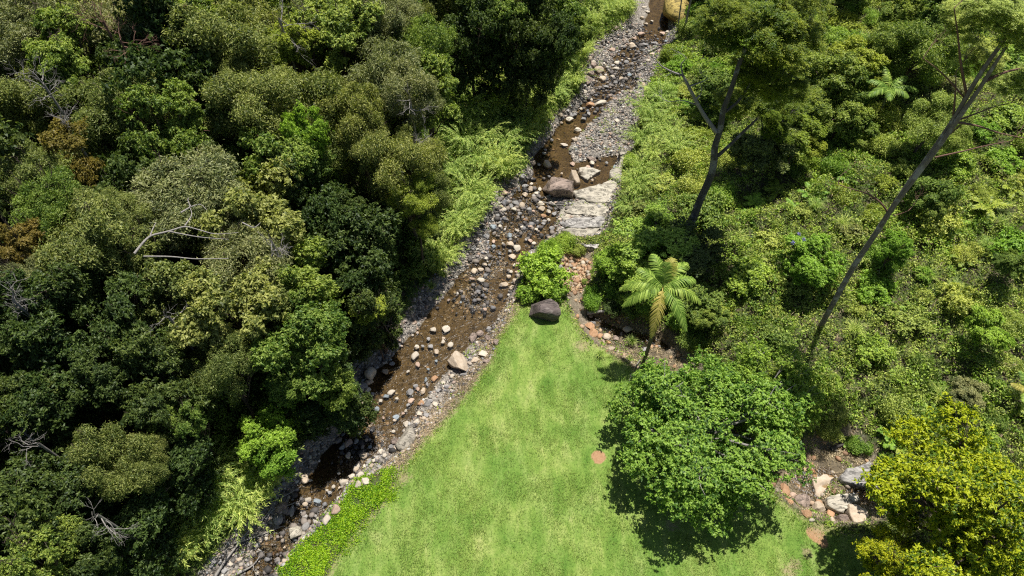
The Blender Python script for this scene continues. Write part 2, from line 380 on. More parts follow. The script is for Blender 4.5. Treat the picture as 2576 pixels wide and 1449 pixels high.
def leafquads(c, n, a, L, W, fold=.15, drp=.25):
    n = nrm(n); a = nrm(a-(a*n).sum(-1, keepdims=True)*n); s = np.cross(n, a)
    L = np.asarray(L).reshape(-1, 1); W = np.asarray(W).reshape(-1, 1)
    v = np.stack([c-a*L*.5-n*L*drp*.3, c+s*W*.5+n*W*fold-a*L*.05, c+a*L*.5-n*L*drp*.5, c-s*W*.5+n*W*fold-a*L*.05], 1)
    k = len(c); return v.reshape(-1, 3), np.arange(4*k).reshape(-1, 4)
def tube(path, rad, k=7):
    path = np.asarray(path, float); rad = np.asarray(rad, float); n = len(path)
    t = np.gradient(path, axis=0); t = nrm(t)
    ref = np.array([0, 0, 1.]) if abs(t[0][2]) < .9 else np.array([1., 0, 0])
    V = []; 
    for i in range(n):
        s = nrm(np.cross(t[i], ref)); u = np.cross(s, t[i])
        for j in range(k):
            g = 2*math.pi*j/k; V.append(path[i]+rad[i]*(math.cos(g)*s+math.sin(g)*u))
    F = [[i*k+j, i*k+(j+1) % k, (i+1)*k+(j+1) % k, (i+1)*k+j] for i in range(n-1) for j in range(k)]
    return np.array(V), np.array(F)
def merge(parts):
    V = []; F = []; o = 0
    for v, f in parts: V.append(v); F.append(np.asarray(f)+o); o += len(v)
    ks = {}
    for f in F: ks.setdefault(f.shape[1], []).append(f)
    return np.concatenate(V), [np.concatenate(g) for g in ks.values()]
def wig(p, q, n, amp, r):
    p = np.array(p, float); q = np.array(q, float); t = np.linspace(0, 1, n)[:, None]
    w_ = r.normal(0, amp, (n, 3)); w_ = np.cumsum(w_, 0); w_ -= w_[-1]*t; w_ -= w_[0]*(1-t)
    return p*(1-t)+q*t+w_

# ---------------------------------------------------------------- crowns
def crown(name, seed, R, H, nlobe, ncl, per, L, W, cr, mat, style='rosette', low=-.35, flat=.55, lobr=(.30, .5), spread=.66):
    r = np.random.default_rng(seed)
    d = nrm(r.normal(size=(nlobe, 3))); rad = r.random(nlobe)**.4
    lc = d*rad[:, None]*np.array([R*spread, R*spread, H*spread*.8]); lr = r.uniform(lobr[0], lobr[1], nlobe)*R
    k = ncl*4; li = r.integers(0, nlobe, k); dd = nrm(r.normal(size=(k, 3))+np.array([0, 0, .35]))
    dd = dd[:, :]; p = lc[li]+dd*lr[li][:, None]*np.array([1, 1, .8])*r.uniform(.82, 1.08, (k, 1))
    q_ = .55*fbm(dd[:, 0]*1.7+dd[:, 2]+li*3.1+9, dd[:, 1]*1.7-dd[:, 2]*.8+9, .8, seed % 40)+.45*vnoise(dd[:, 0]*1.7+dd[:, 2]*1.1+li*2.3+9, dd[:, 1]*1.7-dd[:, 2]*.9+9, .34, seed % 30); strag = r.random(k) < .14
    p = lc[li]+(p-lc[li])*(.50+.98*q_+np.where(strag, r.uniform(.1, .5, k), 0))[:, None]
    ok = dd[:, 2] > low
    for j in range(nlobe):
        ins = np.linalg.norm((p-lc[j])/np.array([1, 1, .8]), axis=1) < lr[j]*.82
        ok &= ~(ins & (li != j))
    idx = np.where(ok)[0][:ncl]; p = p[idx]; dd = dd[idx]
    out = nrm(dd*.6+nrm(p+1e-6)*.5+np.array([0, 0, .25])); m = len(p)
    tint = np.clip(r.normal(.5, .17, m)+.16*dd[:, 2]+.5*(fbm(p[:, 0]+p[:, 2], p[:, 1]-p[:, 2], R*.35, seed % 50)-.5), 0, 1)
    C = np.repeat(p, per, 0); O = np.repeat(out, per, 0); T = np.repeat(tint, per)
    k = len(C)
    if style == 'rosette':
        sub = r.integers(0, 4, k)                               # several rosettes in one clump
        soff = r.normal(size=(m, 4, 3))*cr*.75; off = soff[np.repeat(np.arange(m), per), sub]
        ax = nrm(r.normal(size=(k, 3))+O*.35); nn = nrm(O*.6+np.array([0, 0, .4])+r.normal(size=(k, 3))*.62)
        Ls = L*r.uniform(.7, 1.25, k); c = C+off*np.array([1, 1, .7])+ax*Ls[:, None]*.55
    elif style == 'droop':
        off = r.normal(size=(k, 3))*cr; off -= (off*O).sum(-1, keepdims=True)*O*(1-flat)
        ax = nrm(r.normal(size=(k, 3))*.8+O*.35+np.array([0, 0, -.55])); nn = nrm(O*.5+r.normal(size=(k, 3))*.8+np.array([0, 0, .4]))
        Ls = L*r.uniform(.7, 1.3, k); c = C+off
    else:                                                       # flat feathery sprays
        sp = nrm(r.normal(size=(m, 3))*np.array([1, 1, .2])+out*np.array([1.2, 1.2, .1])); S = np.repeat(sp, per, 0)
        u = r.random(k); side = np.cross(S, np.array([0, 0, 1.])); sg = r.choice([-1, 1], k)
        Ls = L*r.uniform(.7, 1.2, k)
        c = C+S*(u*cr*3.2-cr*1.2)[:, None]+side*(sg*Ls*.5*(1.1-u*.5))[:, None]+r.normal(size=(k, 3))*.05; c[:, 2] -= u*u*cr*.6
        ax = nrm(side*sg[:, None]+S*.5+r.normal(size=(k, 3))*.2); nn = nrm(np.array([0, 0, 1.])+r.normal(size=(k, 3))*.35)
    V, F = leafquads(c, nn, ax, Ls, W*r.uniform(.7, 1.25, k))
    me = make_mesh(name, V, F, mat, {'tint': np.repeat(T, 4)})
    return me, lc, lr
def limbs(seed, H, lc, lr, base_r, name, mat, scale_z=1, extra=0):
    """trunk from 0 to H (crown centre) with limbs out to the lobes"""
    r = np.random.default_rng(seed+900); parts = []
    top = np.array([0, 0, H*1.0]); tr = wig((0, 0, -.6), top, 9, H*.02, r)
    parts.append(tube(tr, np.linspace(base_r, base_r*.45, 9), 9))
    for c, q in zip(lc, lr):
        s = tr[r.integers(4, 8)]; e = c+np.array([0, 0, H])
        pa = wig(s, e, 7, .12, r); parts.append(tube(pa, np.linspace(base_r*.42, base_r*.1, 7), 5))
        for k in range(5):
            e2 = e+nrm(r.normal(size=3)+np.array([0, 0, .3]))*q*r.uniform(.8, 1.08)
            parts.append(tube(wig(pa[r.integers(3, 7)], e2, 5, .1, r), np.linspace(base_r*.14, .012, 5), 4))
    V, F = merge(parts); return make_mesh(name, V, F, mat, smooth=True)

# ================================================================ SETTING: ground, water
WL, WT = -.87, -1.03
dC, dT, dL, dG, dW, dTW = REG
jn = (fbm(GX, GY, 1.1, 31)-.5)*1.0; jn2 = (fbm(GX, GY, .5, 35)-.5)*.5
a_lawn = sstep(.06, -.06, dL+jn*.22+jn2*.25)
a_stone = sstep(.25, -.15, np.minimum(dC, np.maximum(dT, .35-dC*0+dT*0)*1+dT)+jn*.7)
a_stone = sstep(.25, -.15, dC+jn*.7)
a_bed = np.maximum(sstep(WL+.05, WL-.0, GZ)*(dC < .1), sstep(.1, -.1, dTW+jn2*.3))
a_bed = np.maximum(a_bed, .75*sstep(-.55, -1.1, dT+jn*.5))
a_straw = sstep(.3, -.3, dT+jn*.6)*sstep(-.2, .4, dC)
a_straw = np.maximum(a_straw, sstep(.9, .2, np.abs(dL)-.15+jn*.5)*sstep(.3, -.9, dC-.5)*(GY < 34)*(dL > -.1))
strip_ = (dL > -.15) & (dL < 1.5) & (dC < .9) & (GY < 33.5)
a_straw = np.maximum(a_straw, np.where(strip_, sstep(1.15, .35, dL+jn*.9), 0))
a_stone = a_stone*(1-.8*np.where(strip_, sstep(1.15, .35, dL+jn*.9), 0))
a_rub = sstep(.3, -.3, sdf(GX, GY, RUB_POLY)+jn)
dirt = np.zeros_like(GX)
for px, py, r_ in ((1506,1150,.42), (2056,1348,.45), (2068,1360,.35), (1380,870,.0), (2047,1343,.4)):
    c = plane(px, py); dirt = np.maximum(dirt, sstep(r_*1.3, r_*.7, np.hypot(GX-c[0], GY-c[1])+jn2*.5) if r_ else 0)
a_edge = sstep(-1.0, 0, dL)*.5
for px, py, r_ in ((1465,868,.9),(2060,1320,1.2),(1985,1440,.7),(2000,1420,.6),(2030,1390,.5),(1690,1320,.6),(1010,1200,.9)):
    c = plane(px, py); a_edge = np.maximum(a_edge, .62*sstep(r_*1.6, 0, np.hypot(GX-c[0], GY-c[1])))
nx, ny = GX.shape
ii = (np.arange(nx-1)[:, None]*ny+np.arange(ny-1)[None, :])
GF = np.stack([ii, ii+ny, ii+ny+1, ii+1], -1).reshape(-1, 4)
gme = make_mesh('ground', np.stack([GX, GY, GZ], -1).reshape(-1, 3), GF, M['ground'],
   {'lawn': a_lawn.ravel(), 'stone': a_stone.ravel(), 'bed': a_bed.ravel(), 'straw': a_straw.ravel(), 'rubble': a_rub.ravel(), 'dirt': dirt.ravel(), 'edge': a_edge.ravel()}, smooth=True)
tag(ob('ground', gme), 'creek valley ground with mown green lawn and stony creek bed', kind='structure')

RIF = [(905,1125,2.0),(700,1400,2.3),(765,1295,1.4),(1215,660,2.2),(1290,545,3.0),(1575,190,3.5),(1200,745,1.6),(1450,235,1.5),(1640,120,2)]
def sheet(name, poly, lvl, grow, label, st=.22):
    x0, y0 = poly.min(0)-grow; x1, y1 = poly.max(0)+grow
    X, Y = np.meshgrid(np.arange(x0, x1, st), np.arange(y0, y1, st), indexing='ij'); m = sdf(X, Y, poly) < grow
    idx = np.arange(X.size).reshape(X.shape)
    F = np.stack([idx[:-1, :-1], idx[1:, :-1], idx[1:, 1:], idx[:-1, 1:]], -1)[m[:-1, :-1] & m[1:, 1:]].reshape(-1, 4)
    u, inv = np.unique(F, return_inverse=True)
    V = np.stack([X.ravel()[u], Y.ravel()[u], np.full(len(u), lvl)], -1); rf = np.full(len(u), .04)
    for px, py, r_ in RIF:
        c = plane(px, py, lvl); rf = np.maximum(rf, np.exp(-((V[:, 0]-c[0])**2+(V[:, 1]-c[1])**2)/(r_*.5)**2))
    return tag(ob(name, make_mesh(name, V, inv.reshape(-1, 4), M['water'], {'riffle': rf}, smooth=True)), label, kind='structure')
sheet('water', C_POLY, WL, -.15, 'shallow clear brown water of the creek')
sheet('water', T_POLY, WT, -.25, 'small brown side stream pools beside the lawn')

# ================================================================ ROCKS
import bmesh
def rock_mesh(name, seed, cuts, rough, sub=3, flat=1.0):
    r = np.random.default_rng(seed); bm = bmesh.new(); bmesh.ops.create_icosphere(bm, subdivisions=sub, radius=1)
    V = np.array([v.co[:] for v in bm.verts]); F = np.array([[v.index for v in f.verts] for f in bm.faces]); bm.free()
    for k in range(cuts):
        n = nrm(r.normal(size=3)); n = nrm(n*np.array([1, 1, .7])); d = r.uniform(.5, .86) if cuts < 9 else r.uniform(.52, .80)
        s = V@n; over = np.maximum(s-d, 0); V = V-over[:, None]*n*(.93 if cuts < 9 else 1)
    for s, a in ((.9, rough), (.4, rough*.5), (.2, rough*.22)):
        q = fbm(V[:, 0]+V[:, 2]*.7+5, V[:, 1]-V[:, 2]*.6+5, s, seed); V = V*(1+(q-.5)[:, None]*2*a)
    V /= np.abs(V).max(0); me = make_mesh(name, V, F, M['tan'], smooth=cuts < 9)
    if cuts > 9:
        me.polygons.foreach_set('use_smooth', np.ones(len(me.polygons), bool))
        me.set_sharp_from_angle(angle=R_(35))
    return me
ROUND = [rock_mesh('cobble', 40+i, 5, .10) for i in range(6)]
ANG = [rock_mesh('boulder', 60+i, 12, .13, 4) for i in range(5)]
rocks = []
ZONES = [(130, 'by the yellow boulder'), (262, 'in the upper rocky riffle'), (405, 'beside the gravel bar'),
  (505, 'around the brown pool'), (620, 'below the big brown boulder'), (740, 'level with the island bush'),
  (832, 'level with the lawn boulder'), (965, 'near the large tan boulder'), (1090, 'above the flat grey boulder'),
  (1205, 'below the flat grey boulder'), (1335, 'beside the lime green creepers'), (9999, 'at the bottom end of the creek')]
CN = dict(tan='tan', cream='cream', pink='pinkish', grey='grey', blue='blue grey', orange='orange', darkr='dark', brownr='brown', slab='pale sandstone', lawnr='dark brown')
def rock(px, py, hx, hy, mat, label=None, ang=None, hz=None, rz=None, name='creek_stone', zone=None, sink=.25, cat='stone', tilt=True, shp=None):
    p = at(px, py, 0.05); s = scale_at(p); rx = hx*s; ry = hy*s/.86; rzz = hz or min(rx, ry)*random.uniform(.62, .8)
    ang = random.random() < .35 if ang is None else ang
    if rz is None: rz = random.uniform(-.35, .35)
    me = (random.choice(ANG if ang else ROUND)) if shp is None else ANG[shp]
    zb = p[2]
    if rat(0, p[0], p[1]) < -.3: zb = max(zb, WL-rzz*.55)
    o = ob(name, me, None, (p[0], p[1], zb+rzz*(1-2*sink)), rz, (rx*1.08, ry*1.08, rzz), M[mat])
    if tilt: o.rotation_euler = (random.uniform(-.12, .12), random.uniform(-.12, .12), rz)
    if label: tag(o, label, cat)
    else: rocks.append((o, px, py, hx*hy, mat, zone or next(z for y, z in ZONES if py < y)))
    return o
def seg(fx, fy, kx, ky, rows):
    for row in rows: rock(fx+row[0]*kx, fy+row[1]*ky, row[2]*kx, row[3]*ky, row[4])
K7 = .27785
t, c, g, b, k, o_, d = 'tan', 'cream', 'grey', 'blue', 'pink', 'orange', 'darkr'
seg(872, 804.9, K7, K7, [(783,100,33,25,c),(900,98,38,32,c),(744,186,18,17,g),(760,253,28,22,g),(690,250,18,15,g),(635,262,26,20,c),(812,297,26,24,t),
 (622,340,33,38,c),(645,415,19,27,k),(880,180,16,16,t),(875,212,18,17,c),(940,238,28,27,c),(1145,165,30,48,'brownr'),(1205,130,36,28,'brownr'),
 (1030,335,35,24,t),(1240,310,45,32,c),(1160,362,38,22,t),(1085,465,23,20,g),(1050,497,40,17,g),(955,510,22,20,c),(970,330,22,18,k),(740,460,15,14,b),
 (812,382,15,17,b),(558,480,15,15,c),(350,473,38,29,t),(205,567,37,25,t),(145,600,42,30,g),(190,635,32,23,c),(797,540,31,28,o_),(720,550,14,20,b),
 (730,590,12,20,g),(625,607,23,20,g),(645,637,18,17,k),(690,657,24,31,t),(575,668,33,29,g),(408,670,37,24,c),(363,702,27,17,b),(455,725,19,16,c),
 (312,742,18,17,c),(240,680,22,18,g),(587,747,32,24,k),(673,752,31,23,o_),(735,752,26,32,g),(560,785,17,16,g),(272,822,27,23,b),(537,833,14,13,c),
 (515,862,16,12,k),(452,897,32,22,b),(437,922,19,13,t),(540,945,29,26,c),(425,1020,20,14,c),(430,1100,36,32,'brownr'),(20,1130,34,36,k),
 (155,1235,36,30,t),(310,1190,22,22,t),(15,1237,27,30,t),(90,1345,28,34,c),(50,1420,34,24,c),(125,1405,32,28,t),(210,1270,16,15,g),(720,860,32,24,g),
 (660,850,26,24,c),(400,1150,22,20,g),(445,1172,22,18,t),(1285,90,30,26,g),(1270,160,30,24,'brownr'),(1355,200,28,30,'brownr'),(1265,375,34,22,'brownr'),
 (830,640,24,18,g),(870,565,22,16,c),(905,600,25,18,g),(800,760,28,26,c),(760,730,20,18,g),(700,900,30,22,t),(630,920,28,20,c),(250,1240,20,16,c),
 (170,790,24,18,c),(110,700,30,24,c),(60,690,24,24,c),(140,765,34,20,t),(410,400,28,18,g),(300,340,24,20,g)])
K8 = .2593
seg(503.1, 1073.3, K8, K8, [(1388,205,26,36,g),(1440,292,26,30,t),(1520,405,29,33,t),(1478,490,36,25,c),(1558,475,33,31,c),(1600,525,44,34,c),
 (1398,540,46,37,c),(1300,595,20,17,c),(1265,655,22,15,g),(1010,505,43,48,t),(958,455,26,28,c),(1072,530,24,12,c),(1075,340,26,18,c),(1057,722,31,28,c),
 (1028,763,28,20,t),(952,767,20,16,g),(1150,735,40,19,b),(1315,805,47,42,k),(1230,910,39,43,c),(1030,975,36,38,g),(895,820,24,52,g),(790,790,48,52,'brownr'),
 (760,905,46,44,g),(1170,920,12,18,c),(1110,1020,22,14,g),(830,1305,34,28,t),(1535,560,32,30,c),(1600,380,20,15,c),(1665,380,25,20,t),(1755,245,26,24,c),
 (1790,280,22,20,c),(1240,630,14,12,c),(1440,600,18,14,c),(1355,600,12,12,t),(1420,655,20,14,g),(580,1100,24,24,t),(640,1090,18,20,c),(1640,320,18,14,c),
 (1690,330,22,18,c),(1740,385,26,18,g),(560,1430,22,18,c),(380,1290,26,18,t),(240,1400,30,26,g),(130,1310,34,28,g),(300,1330,26,20,c),(430,1250,32,18,t)])
K4 = .27785
seg(1173.9, 335.4, K4, K4, [(975,62,27,21,t),(880,117,36,15,c),(770,75,17,15,g),(702,195,19,16,c),(712,165,15,14,g),(1130,240,46,22,'brownr'),
 (1133,275,25,20,c),(1343,310,18,36,b),(590,270,32,30,t),(500,385,26,34,g),(660,507,18,23,c),(580,510,26,28,t),(585,465,17,13,c),(385,520,23,28,k),
 (430,490,22,18,k),(530,490,32,22,g),(627,555,24,18,c),(525,565,26,20,t),(330,540,42,28,k),(440,640,36,32,g),(498,665,28,28,t),(400,665,24,24,g),
 (425,700,28,24,c),(670,650,38,23,c),(680,697,33,25,t),(480,745,22,18,g),(338,770,15,23,c),(695,762,26,18,o_),(300,845,18,15,c),(240,850,28,28,b),
 (455,890,24,17,c),(390,935,25,26,b),(575,855,22,20,k),(630,885,18,14,c),(770,870,26,22,g),(693,833,18,14,g),(500,860,20,14,c),(530,795,22,14,o_),
 (245,992,17,22,k),(390,1015,36,34,t),(455,1050,32,39,c),(575,990,23,17,k),(605,1010,22,15,c),(410,1130,34,22,t),(390,1077,18,18,g),(330,1010,13,12,c),
 (165,1200,22,18,t),(70,1262,31,28,t),(128,1247,26,20,t),(465,1187,23,12,k),(170,1297,18,18,g),(400,1267,18,16,c),(380,1310,20,20,t),(460,1252,26,12,k),
 (50,1330,26,12,k),(130,1340,33,24,c),(335,1382,50,22,t),(450,1342,38,28,t),(410,1400,24,24,t),(430,1205,13,15,c),(845,1217,29,24,g),(280,740,22,18,g),
 (375,620,22,18,g),(340,690,20,18,c),(560,700,28,24,g),(600,720,18,16,k),(740,720,26,18,c),(790,740,22,16,g),(860,820,20,18,g),(740,800,18,16,c),
 (180,930,26,24,g),(120,1010,28,20,c),(60,1040,30,22,g),(170,1130,22,18,c),(270,770,26,16,c),(910,750,24,16,c)])
K5 = .23144
seg(1408.7, 0, K5, K5, [(915,80,27,15,c),(950,130,26,15,c),(890,195,26,24,t),(995,245,20,16,c),(935,265,20,18,t),(880,380,42,28,k),(810,425,26,18,k),
 (775,505,42,40,t),(570,547,36,25,k),(315,640,34,30,t),(350,600,27,20,'brownr'),(360,680,30,22,c),(600,760,42,32,c),(615,700,34,24,c),(575,720,22,18,g),
 (715,690,32,24,g),(745,657,18,10,c),(420,770,52,46,t),(360,710,34,40,'brownr'),(325,800,42,50,'brownr'),(290,880,46,60,'brownr'),(235,892,24,18,k),
 (460,870,36,36,t),(660,870,28,20,t),(322,1150,43,43,o_),(225,1193,23,14,c),(138,1257,42,30,g),(102,1315,43,33,c),(255,1312,29,25,g),
 (310,1250,18,30,g),(150,1217,19,14,c),(85,1200,17,15,g),(5,1250,26,28,t),(905,925,35,26,k),(870,1165,32,28,k),(1080,682,16,14,c),(1165,345,22,15,c),
 (500,960,30,24,g),(600,910,24,20,g),(540,1050,22,18,'brownr'),(650,1015,18,16,k),(285,625,24,16,c),(240,720,26,24,'brownr'),(1110,375,30,22,k),
 (1000,590,30,20,t),(560,600,22,20,'brownr'),(590,300,32,24,t),(450,690,12,12,c),(1080,560,24,18,k),(700,440,24,18,'brownr'),(760,270,18,14,g),(920,500,50,18,g),(1020,480,36,16,g),
 (190,1430,45,28,c)])
# the large, singular boulders
rock(1152, 918, 22, 24, 't' and 'tan', 'large rounded tan boulder on the lawn side bank of the creek', True, .62, .5, 'boulder', cat='boulder', sink=.2, shp=2)
rock(1024, 1107, 23, 30, 'slab', 'large flat grey boulder at the edge of lawn and creek', False, .5, -.2, 'boulder', cat='boulder', sink=.3)
rock(933, 944, 15, 14, 'cream', 'white grey boulder with dark spots at the shaded left bank', False, .5, .3, 'boulder', cat='boulder')
rock(746, 1342, 17, 15, 'slab', 'angular pale grey block in the creek near the bottom edge', True, .45, .7, 'boulder', cat='boulder')
rock(1407, 488, 36, 26, 'brownr', 'big angular brown boulder at the end of the brown pool', True, 1.15, .3, 'boulder', cat='boulder', sink=.22, shp=3)
rock(1443, 456, 15, 18, 'tan', 'upright tan block with orange face beside big brown boulder', True, .75, .1, 'boulder', cat='boulder')
rock(1461, 441, 9, 10, 'cream', 'small pale block wedged behind the upright tan block', True, .4, .1, 'boulder', cat='boulder')
rock(1376, 418, 11, 9, 'tan', 'pyramid shaped tan rock standing alone in the brown pool', True, .45, .1, 'boulder', cat='boulder')
rock(1694, 40, 38, 50, 'mossr', 'big boulder covered in yellow lichen at the top edge', False, 1.5, .2, 'boulder', cat='boulder', sink=.3)
rock(1507, 264, 19, 8, 'cream', 'long pale slab of rock at the gravel bar tip', True, .3, .55, 'boulder', cat='boulder')
rock(1666, 289, 8, 9, 'brownr', 'grey brown rock half buried in bright grass right of gravel bar', True, .4, 0, 'boulder', cat='boulder', sink=.1)
LBP = at(1370, 790)
lb = rock(1370, 786, 38, 29, 'lawnr', 'single dark brown boulder sitting on the tip of the lawn', True, .8, .25, 'boulder', cat='boulder', sink=.15, tilt=False, shp=0)
# side stream rocks
sx, sy, ks = 1878.2, 1039.7, .28236
for r_, lab in (((495,795,80,58,'brownr'), 'rounded grey brown boulder edging the side stream left of its neighbours'), ((637,855,64,50,'tan'), 'rounded tan boulder edging the side stream under the trickle'),
  ((745,900,38,46,'orange'), 'reddish orange upright stone between two tan boulders by the lawn'), ((532,897,46,34,'orange'), 'low reddish stone on the lawn edge below grey brown boulder'),
  ((762,962,28,30,'tan'), 'small tan stone on the lawn edge beside large flat boulder'), ((850,940,68,44,'brownr'), 'flat grey tan boulder at lawn edge near golden tree shadow'),
  ((575,950,30,14,'cream'), 'small whitish flat stone lying in the lawn edge grass'), ((345,690,38,58,'orange'), 'tall orange tan stone against the round tree crown'),
  ((388,792,28,22,'orange'), 'small orange stone left of the grey brown boulder'), ((412,738,32,28,'pink'), 'pink tan stone between orange stone and stream pool'),
  ((1240,730,40,32,'cream'), 'pale pink rock at the far end of the stream pool'), ((1310,765,36,26,'tan'), 'small tan rock beside pale pink rock at stream pool')):
    rock(sx+r_[0]*ks, sy+r_[1]*ks, r_[2]*ks, r_[3]*ks, r_[4], lab, None, None, None, 'boulder', cat='boulder')
for r_, lab in (((28,735,48,34,'orange'), 'upper orange stone in the row along the lawn tip gully'), ((58,808,52,46,'orange'), 'large sandy orange stone in the row along lawn tip gully'),
  ((190,840,44,33,'tan'), 'pale tan rounded stone in the row along lawn tip gully'), ((130,832,30,26,'orange'), 'small orange stone beside the pale tan rounded gully stone'),
  ((396,768,50,32,'tan'), 'pale tan stone lying alone in the dark palm gully'), ((340,815,30,30,'brownr'), 'brown stone below the lone pale stone in palm gully'),
  ((288,852,32,28,'brownr'), 'brown stone at the shaded water edge of palm gully'), ((235,957,44,24,'tan'), 'flat tan stone on the straw strip above the lawn'),
  ((60,705,28,26,'grey'), 'grey stone behind the orange row in the palm gully'), ((210,885,26,20,'orange'), 'small orange stone just below the pale tan rounded stone'),
  ((570,960,34,26,'grey'), 'grey stone at the foot of the palm trunk')):
    rock(1475.8+r_[0]*K8, 630.6+r_[1]*K8, r_[2]*K8, r_[3]*K8, r_[4], lab, None, None, None, 'boulder', cat='boulder')
# fill-in cobbles
rr = np.random.default_rng(5); nf = 0
while nf < 55:
    x = rr.uniform(-18, 20); y = rr.uniform(10, 66)
    if rat(0, x, y) > -.25: continue
    px, py = to_photo(x, y, -.8)
    if not (0 < px < 2576 and 0 < py < 1449): continue
    if any(abs(px-q[1]) < 14 and abs(py-q[2]) < 11 for q in rocks): continue
    h = rr.uniform(3.2, 6.5); rock(px, py, h, h*.8, str(rr.choice(['cream', 'tan', 'grey', 'pink', 'blue', 'brownr', 'tan', 'cream']))); nf += 1
bins = {}
def side_of(px, py):
    x, y, _ = plane(px, py, -.7); xs = np.arange(x-9, x+9, .15); k_ = rat(0, xs, np.full_like(xs, y)) < 0
    seg_ = xs[k_]
    if len(seg_) < 4: return 'edge side'
    f = (x-seg_.min())/(seg_.max()-seg_.min()+1e-6); return 'left side' if f < .36 else 'mid stream' if f < .66 else 'right side'
for q in rocks: bins.setdefault((side_of(q[1], q[2])+' '+q[5], q[4]), []).append(q)
for (z, m_), L_ in bins.items():
    L_.sort(key=lambda q: -q[3]); nm = CN[m_]; rest = L_[1:]
    tag(L_[0][0], 'largest %s stone %s' % (nm, z), 'stone')
    if len(rest) == 1: tag(rest[0][0], 'lesser of the two %s stones %s' % (nm, z), 'stone')
    elif len(rest) > 1:
        rest.sort(key=lambda q: q[1]-.0*q[2])
        l, r2 = rest[0], rest[-1]
        tag(l[0], 'leftmost smaller %s stone %s' % (nm, z), 'stone'); tag(r2[0], 'rightmost smaller %s stone %s' % (nm, z), 'stone')
        mid = sorted(rest[1:-1], key=lambda q: q[2])
        for i, q in enumerate(mid): tag(q[0], '%suppermost inner %s stone %s' % (['', 'second ', 'third ', 'fourth ', 'fifth ', 'sixth ', 'seventh ', 'eighth ', 'ninth ', 'tenth '][min(i, 9)], nm, z), 'stone')
    for q in L_: q[0]['group'] = '%s stones %s' % (nm, z)

# sandstone slabs
def slab(px_pts, fx, fy, kf, h, mat, label, seed, lift=0.):
    r = np.random.default_rng(seed); h *= .62; W = np.array([at(fx+a*kf, fy+b2*kf) for a, b2 in px_pts]); zb = float(np.median(W[:, 2]))+lift if seed != 14 else WL+.02
    pts = W[:, :2]; out = []
    for i in range(len(pts)):
        a, b2 = pts[i], pts[(i+1) % len(pts)]; n = max(1, int(np.linalg.norm(b2-a)/.16))
        for j in range(n):
            q = a+(b2-a)*j/n
            if j: q = q+r.normal(0, .035, 2)
            out.append(q)
    out = np.array(out); ce = out.mean(0); out = ce+(out-ce)*1.05; n = len(out)
    rings = [(1.03, -.5), (1.0, h*.75), (.96, h*.95), (.84, h), (.66, h), (.48, h), (.3, h), (.15, h)]
    V = []
    for s, z in rings:
        q = ce+(out-ce)*s
        rid = (fbm(q[:, 0]*.6+q[:, 1]*1.4, (q[:, 1]-q[:, 0]*.5)*3.2, .8, seed)-.5)*.22+(fbm(q[:, 0], q[:, 1], .25, seed+3)-.5)*.05
        step = np.floor((q[:, 1]*1.0-q[:, 0]*.4)*1.3+fbm(q[:, 0], q[:, 1], .9, seed+5)*2)*.035
        V.append(np.column_stack([q, np.full(n, zb+z)+(rid+step-step.mean() if z > 0 else 0)]))
    V = np.concatenate(V); V = np.vstack([V, [ce[0], ce[1], zb+h]])
    F = []; T = []
    for i in range(len(rings)-1):
        for j in range(n): F.append([i*n+j, i*n+(j+1) % n, (i+1)*n+(j+1) % n, (i+1)*n+j])
    for j in range(n): T.append([(len(rings)-1)*n+j, (len(rings)-1)*n+(j+1) % n, len(V)-1])
    V -= np.array([ce[0], ce[1], zb]); me = make_mesh('rock_ledge', V, [np.array(F), np.array(T)], M[mat])
    return tag(ob('rock_ledge', me, None, (ce[0], ce[1], zb)), label, 'rock ledge')
f4 = (1173.9, 335.4, K4)
slab([(1010,380),(1020,340),(1110,328),(1208,365),(1135,402),(1095,442),(1060,420)], *f4, .38, 'slab', 'cream kite shaped slab standing in the pool behind brown boulder', 1, .1)
slab([(862,705),(960,645),(1100,590),(1330,520),(1390,425),(1440,470),(1385,640),(1330,760),(1265,860),(1180,930),(1080,1010),(900,945),(845,880)], *f4, .16, 'slab', 'broad low sandstone shelf underlying the paler slabs', 14, -.26)
slab([(970,570),(1100,530),(1230,480),(1330,430),(1400,440),(1412,480),(1385,560),(1340,600),(1180,635),(1095,625),(1075,605),(1010,590)], *f4, .42, 'slab', 'long smooth cream slab pointing into the pool channel', 2)
slab([(895,712),(960,670),(1060,658),(1200,652),(1330,655),(1290,720),(1180,758),(1050,742),(920,735)], *f4, .3, 'slab', 'middle sandstone slab below the long smooth cream slab', 3)
slab([(870,832),(940,790),(1080,780),(1200,767),(1290,752),(1270,800),(1180,858),(1060,868),(900,860)], *f4, .34, 'slabw', 'cracked whitish sandstone slab with dark seam', 4)
slab([(862,892),(960,872),(1080,878),(1200,868),(1160,910),(1060,940),(930,905)], *f4, .26, 'slab', 'lowest sandstone slab above the bright island grass', 5)
slab([(1292,400),(1370,330),(1390,262),(1378,205),(1490,160),(1510,190),(1430,260),(1420,340),(1400,430),(1300,432)], *f4, .3, 'slab', 'narrow sandstone ledge along the right side of pool channel', 6)
slab([(1040,1022),(1200,998),(1190,1042),(1090,1055)], *f4, .25, 'slabw', 'small pale slab under the scrub beside orange rubble', 7)
slab([(790,480),(880,440),(1100,380),(1120,420),(900,500),(800,530)], 1173.9, 335.4-400*.27785+170, K4, .05, 'slab', 'pale rock shelf just showing at the waterline', 8) if False else None
f3 = (sx, sy, ks)
slab([(690,780),(780,750),(860,742),(950,758),(985,810),(905,832),(880,872),(840,905),(770,885),(700,840)], *f3, .55, 'slab', 'broad pale slab between side stream pool and lawn', 9, .2)
slab([(872,850),(930,848),(1030,890),(1095,960),(1050,985),(950,965),(895,930)], *f3, .5, 'tan', 'tan slab running under the golden tree edge', 10, .2)
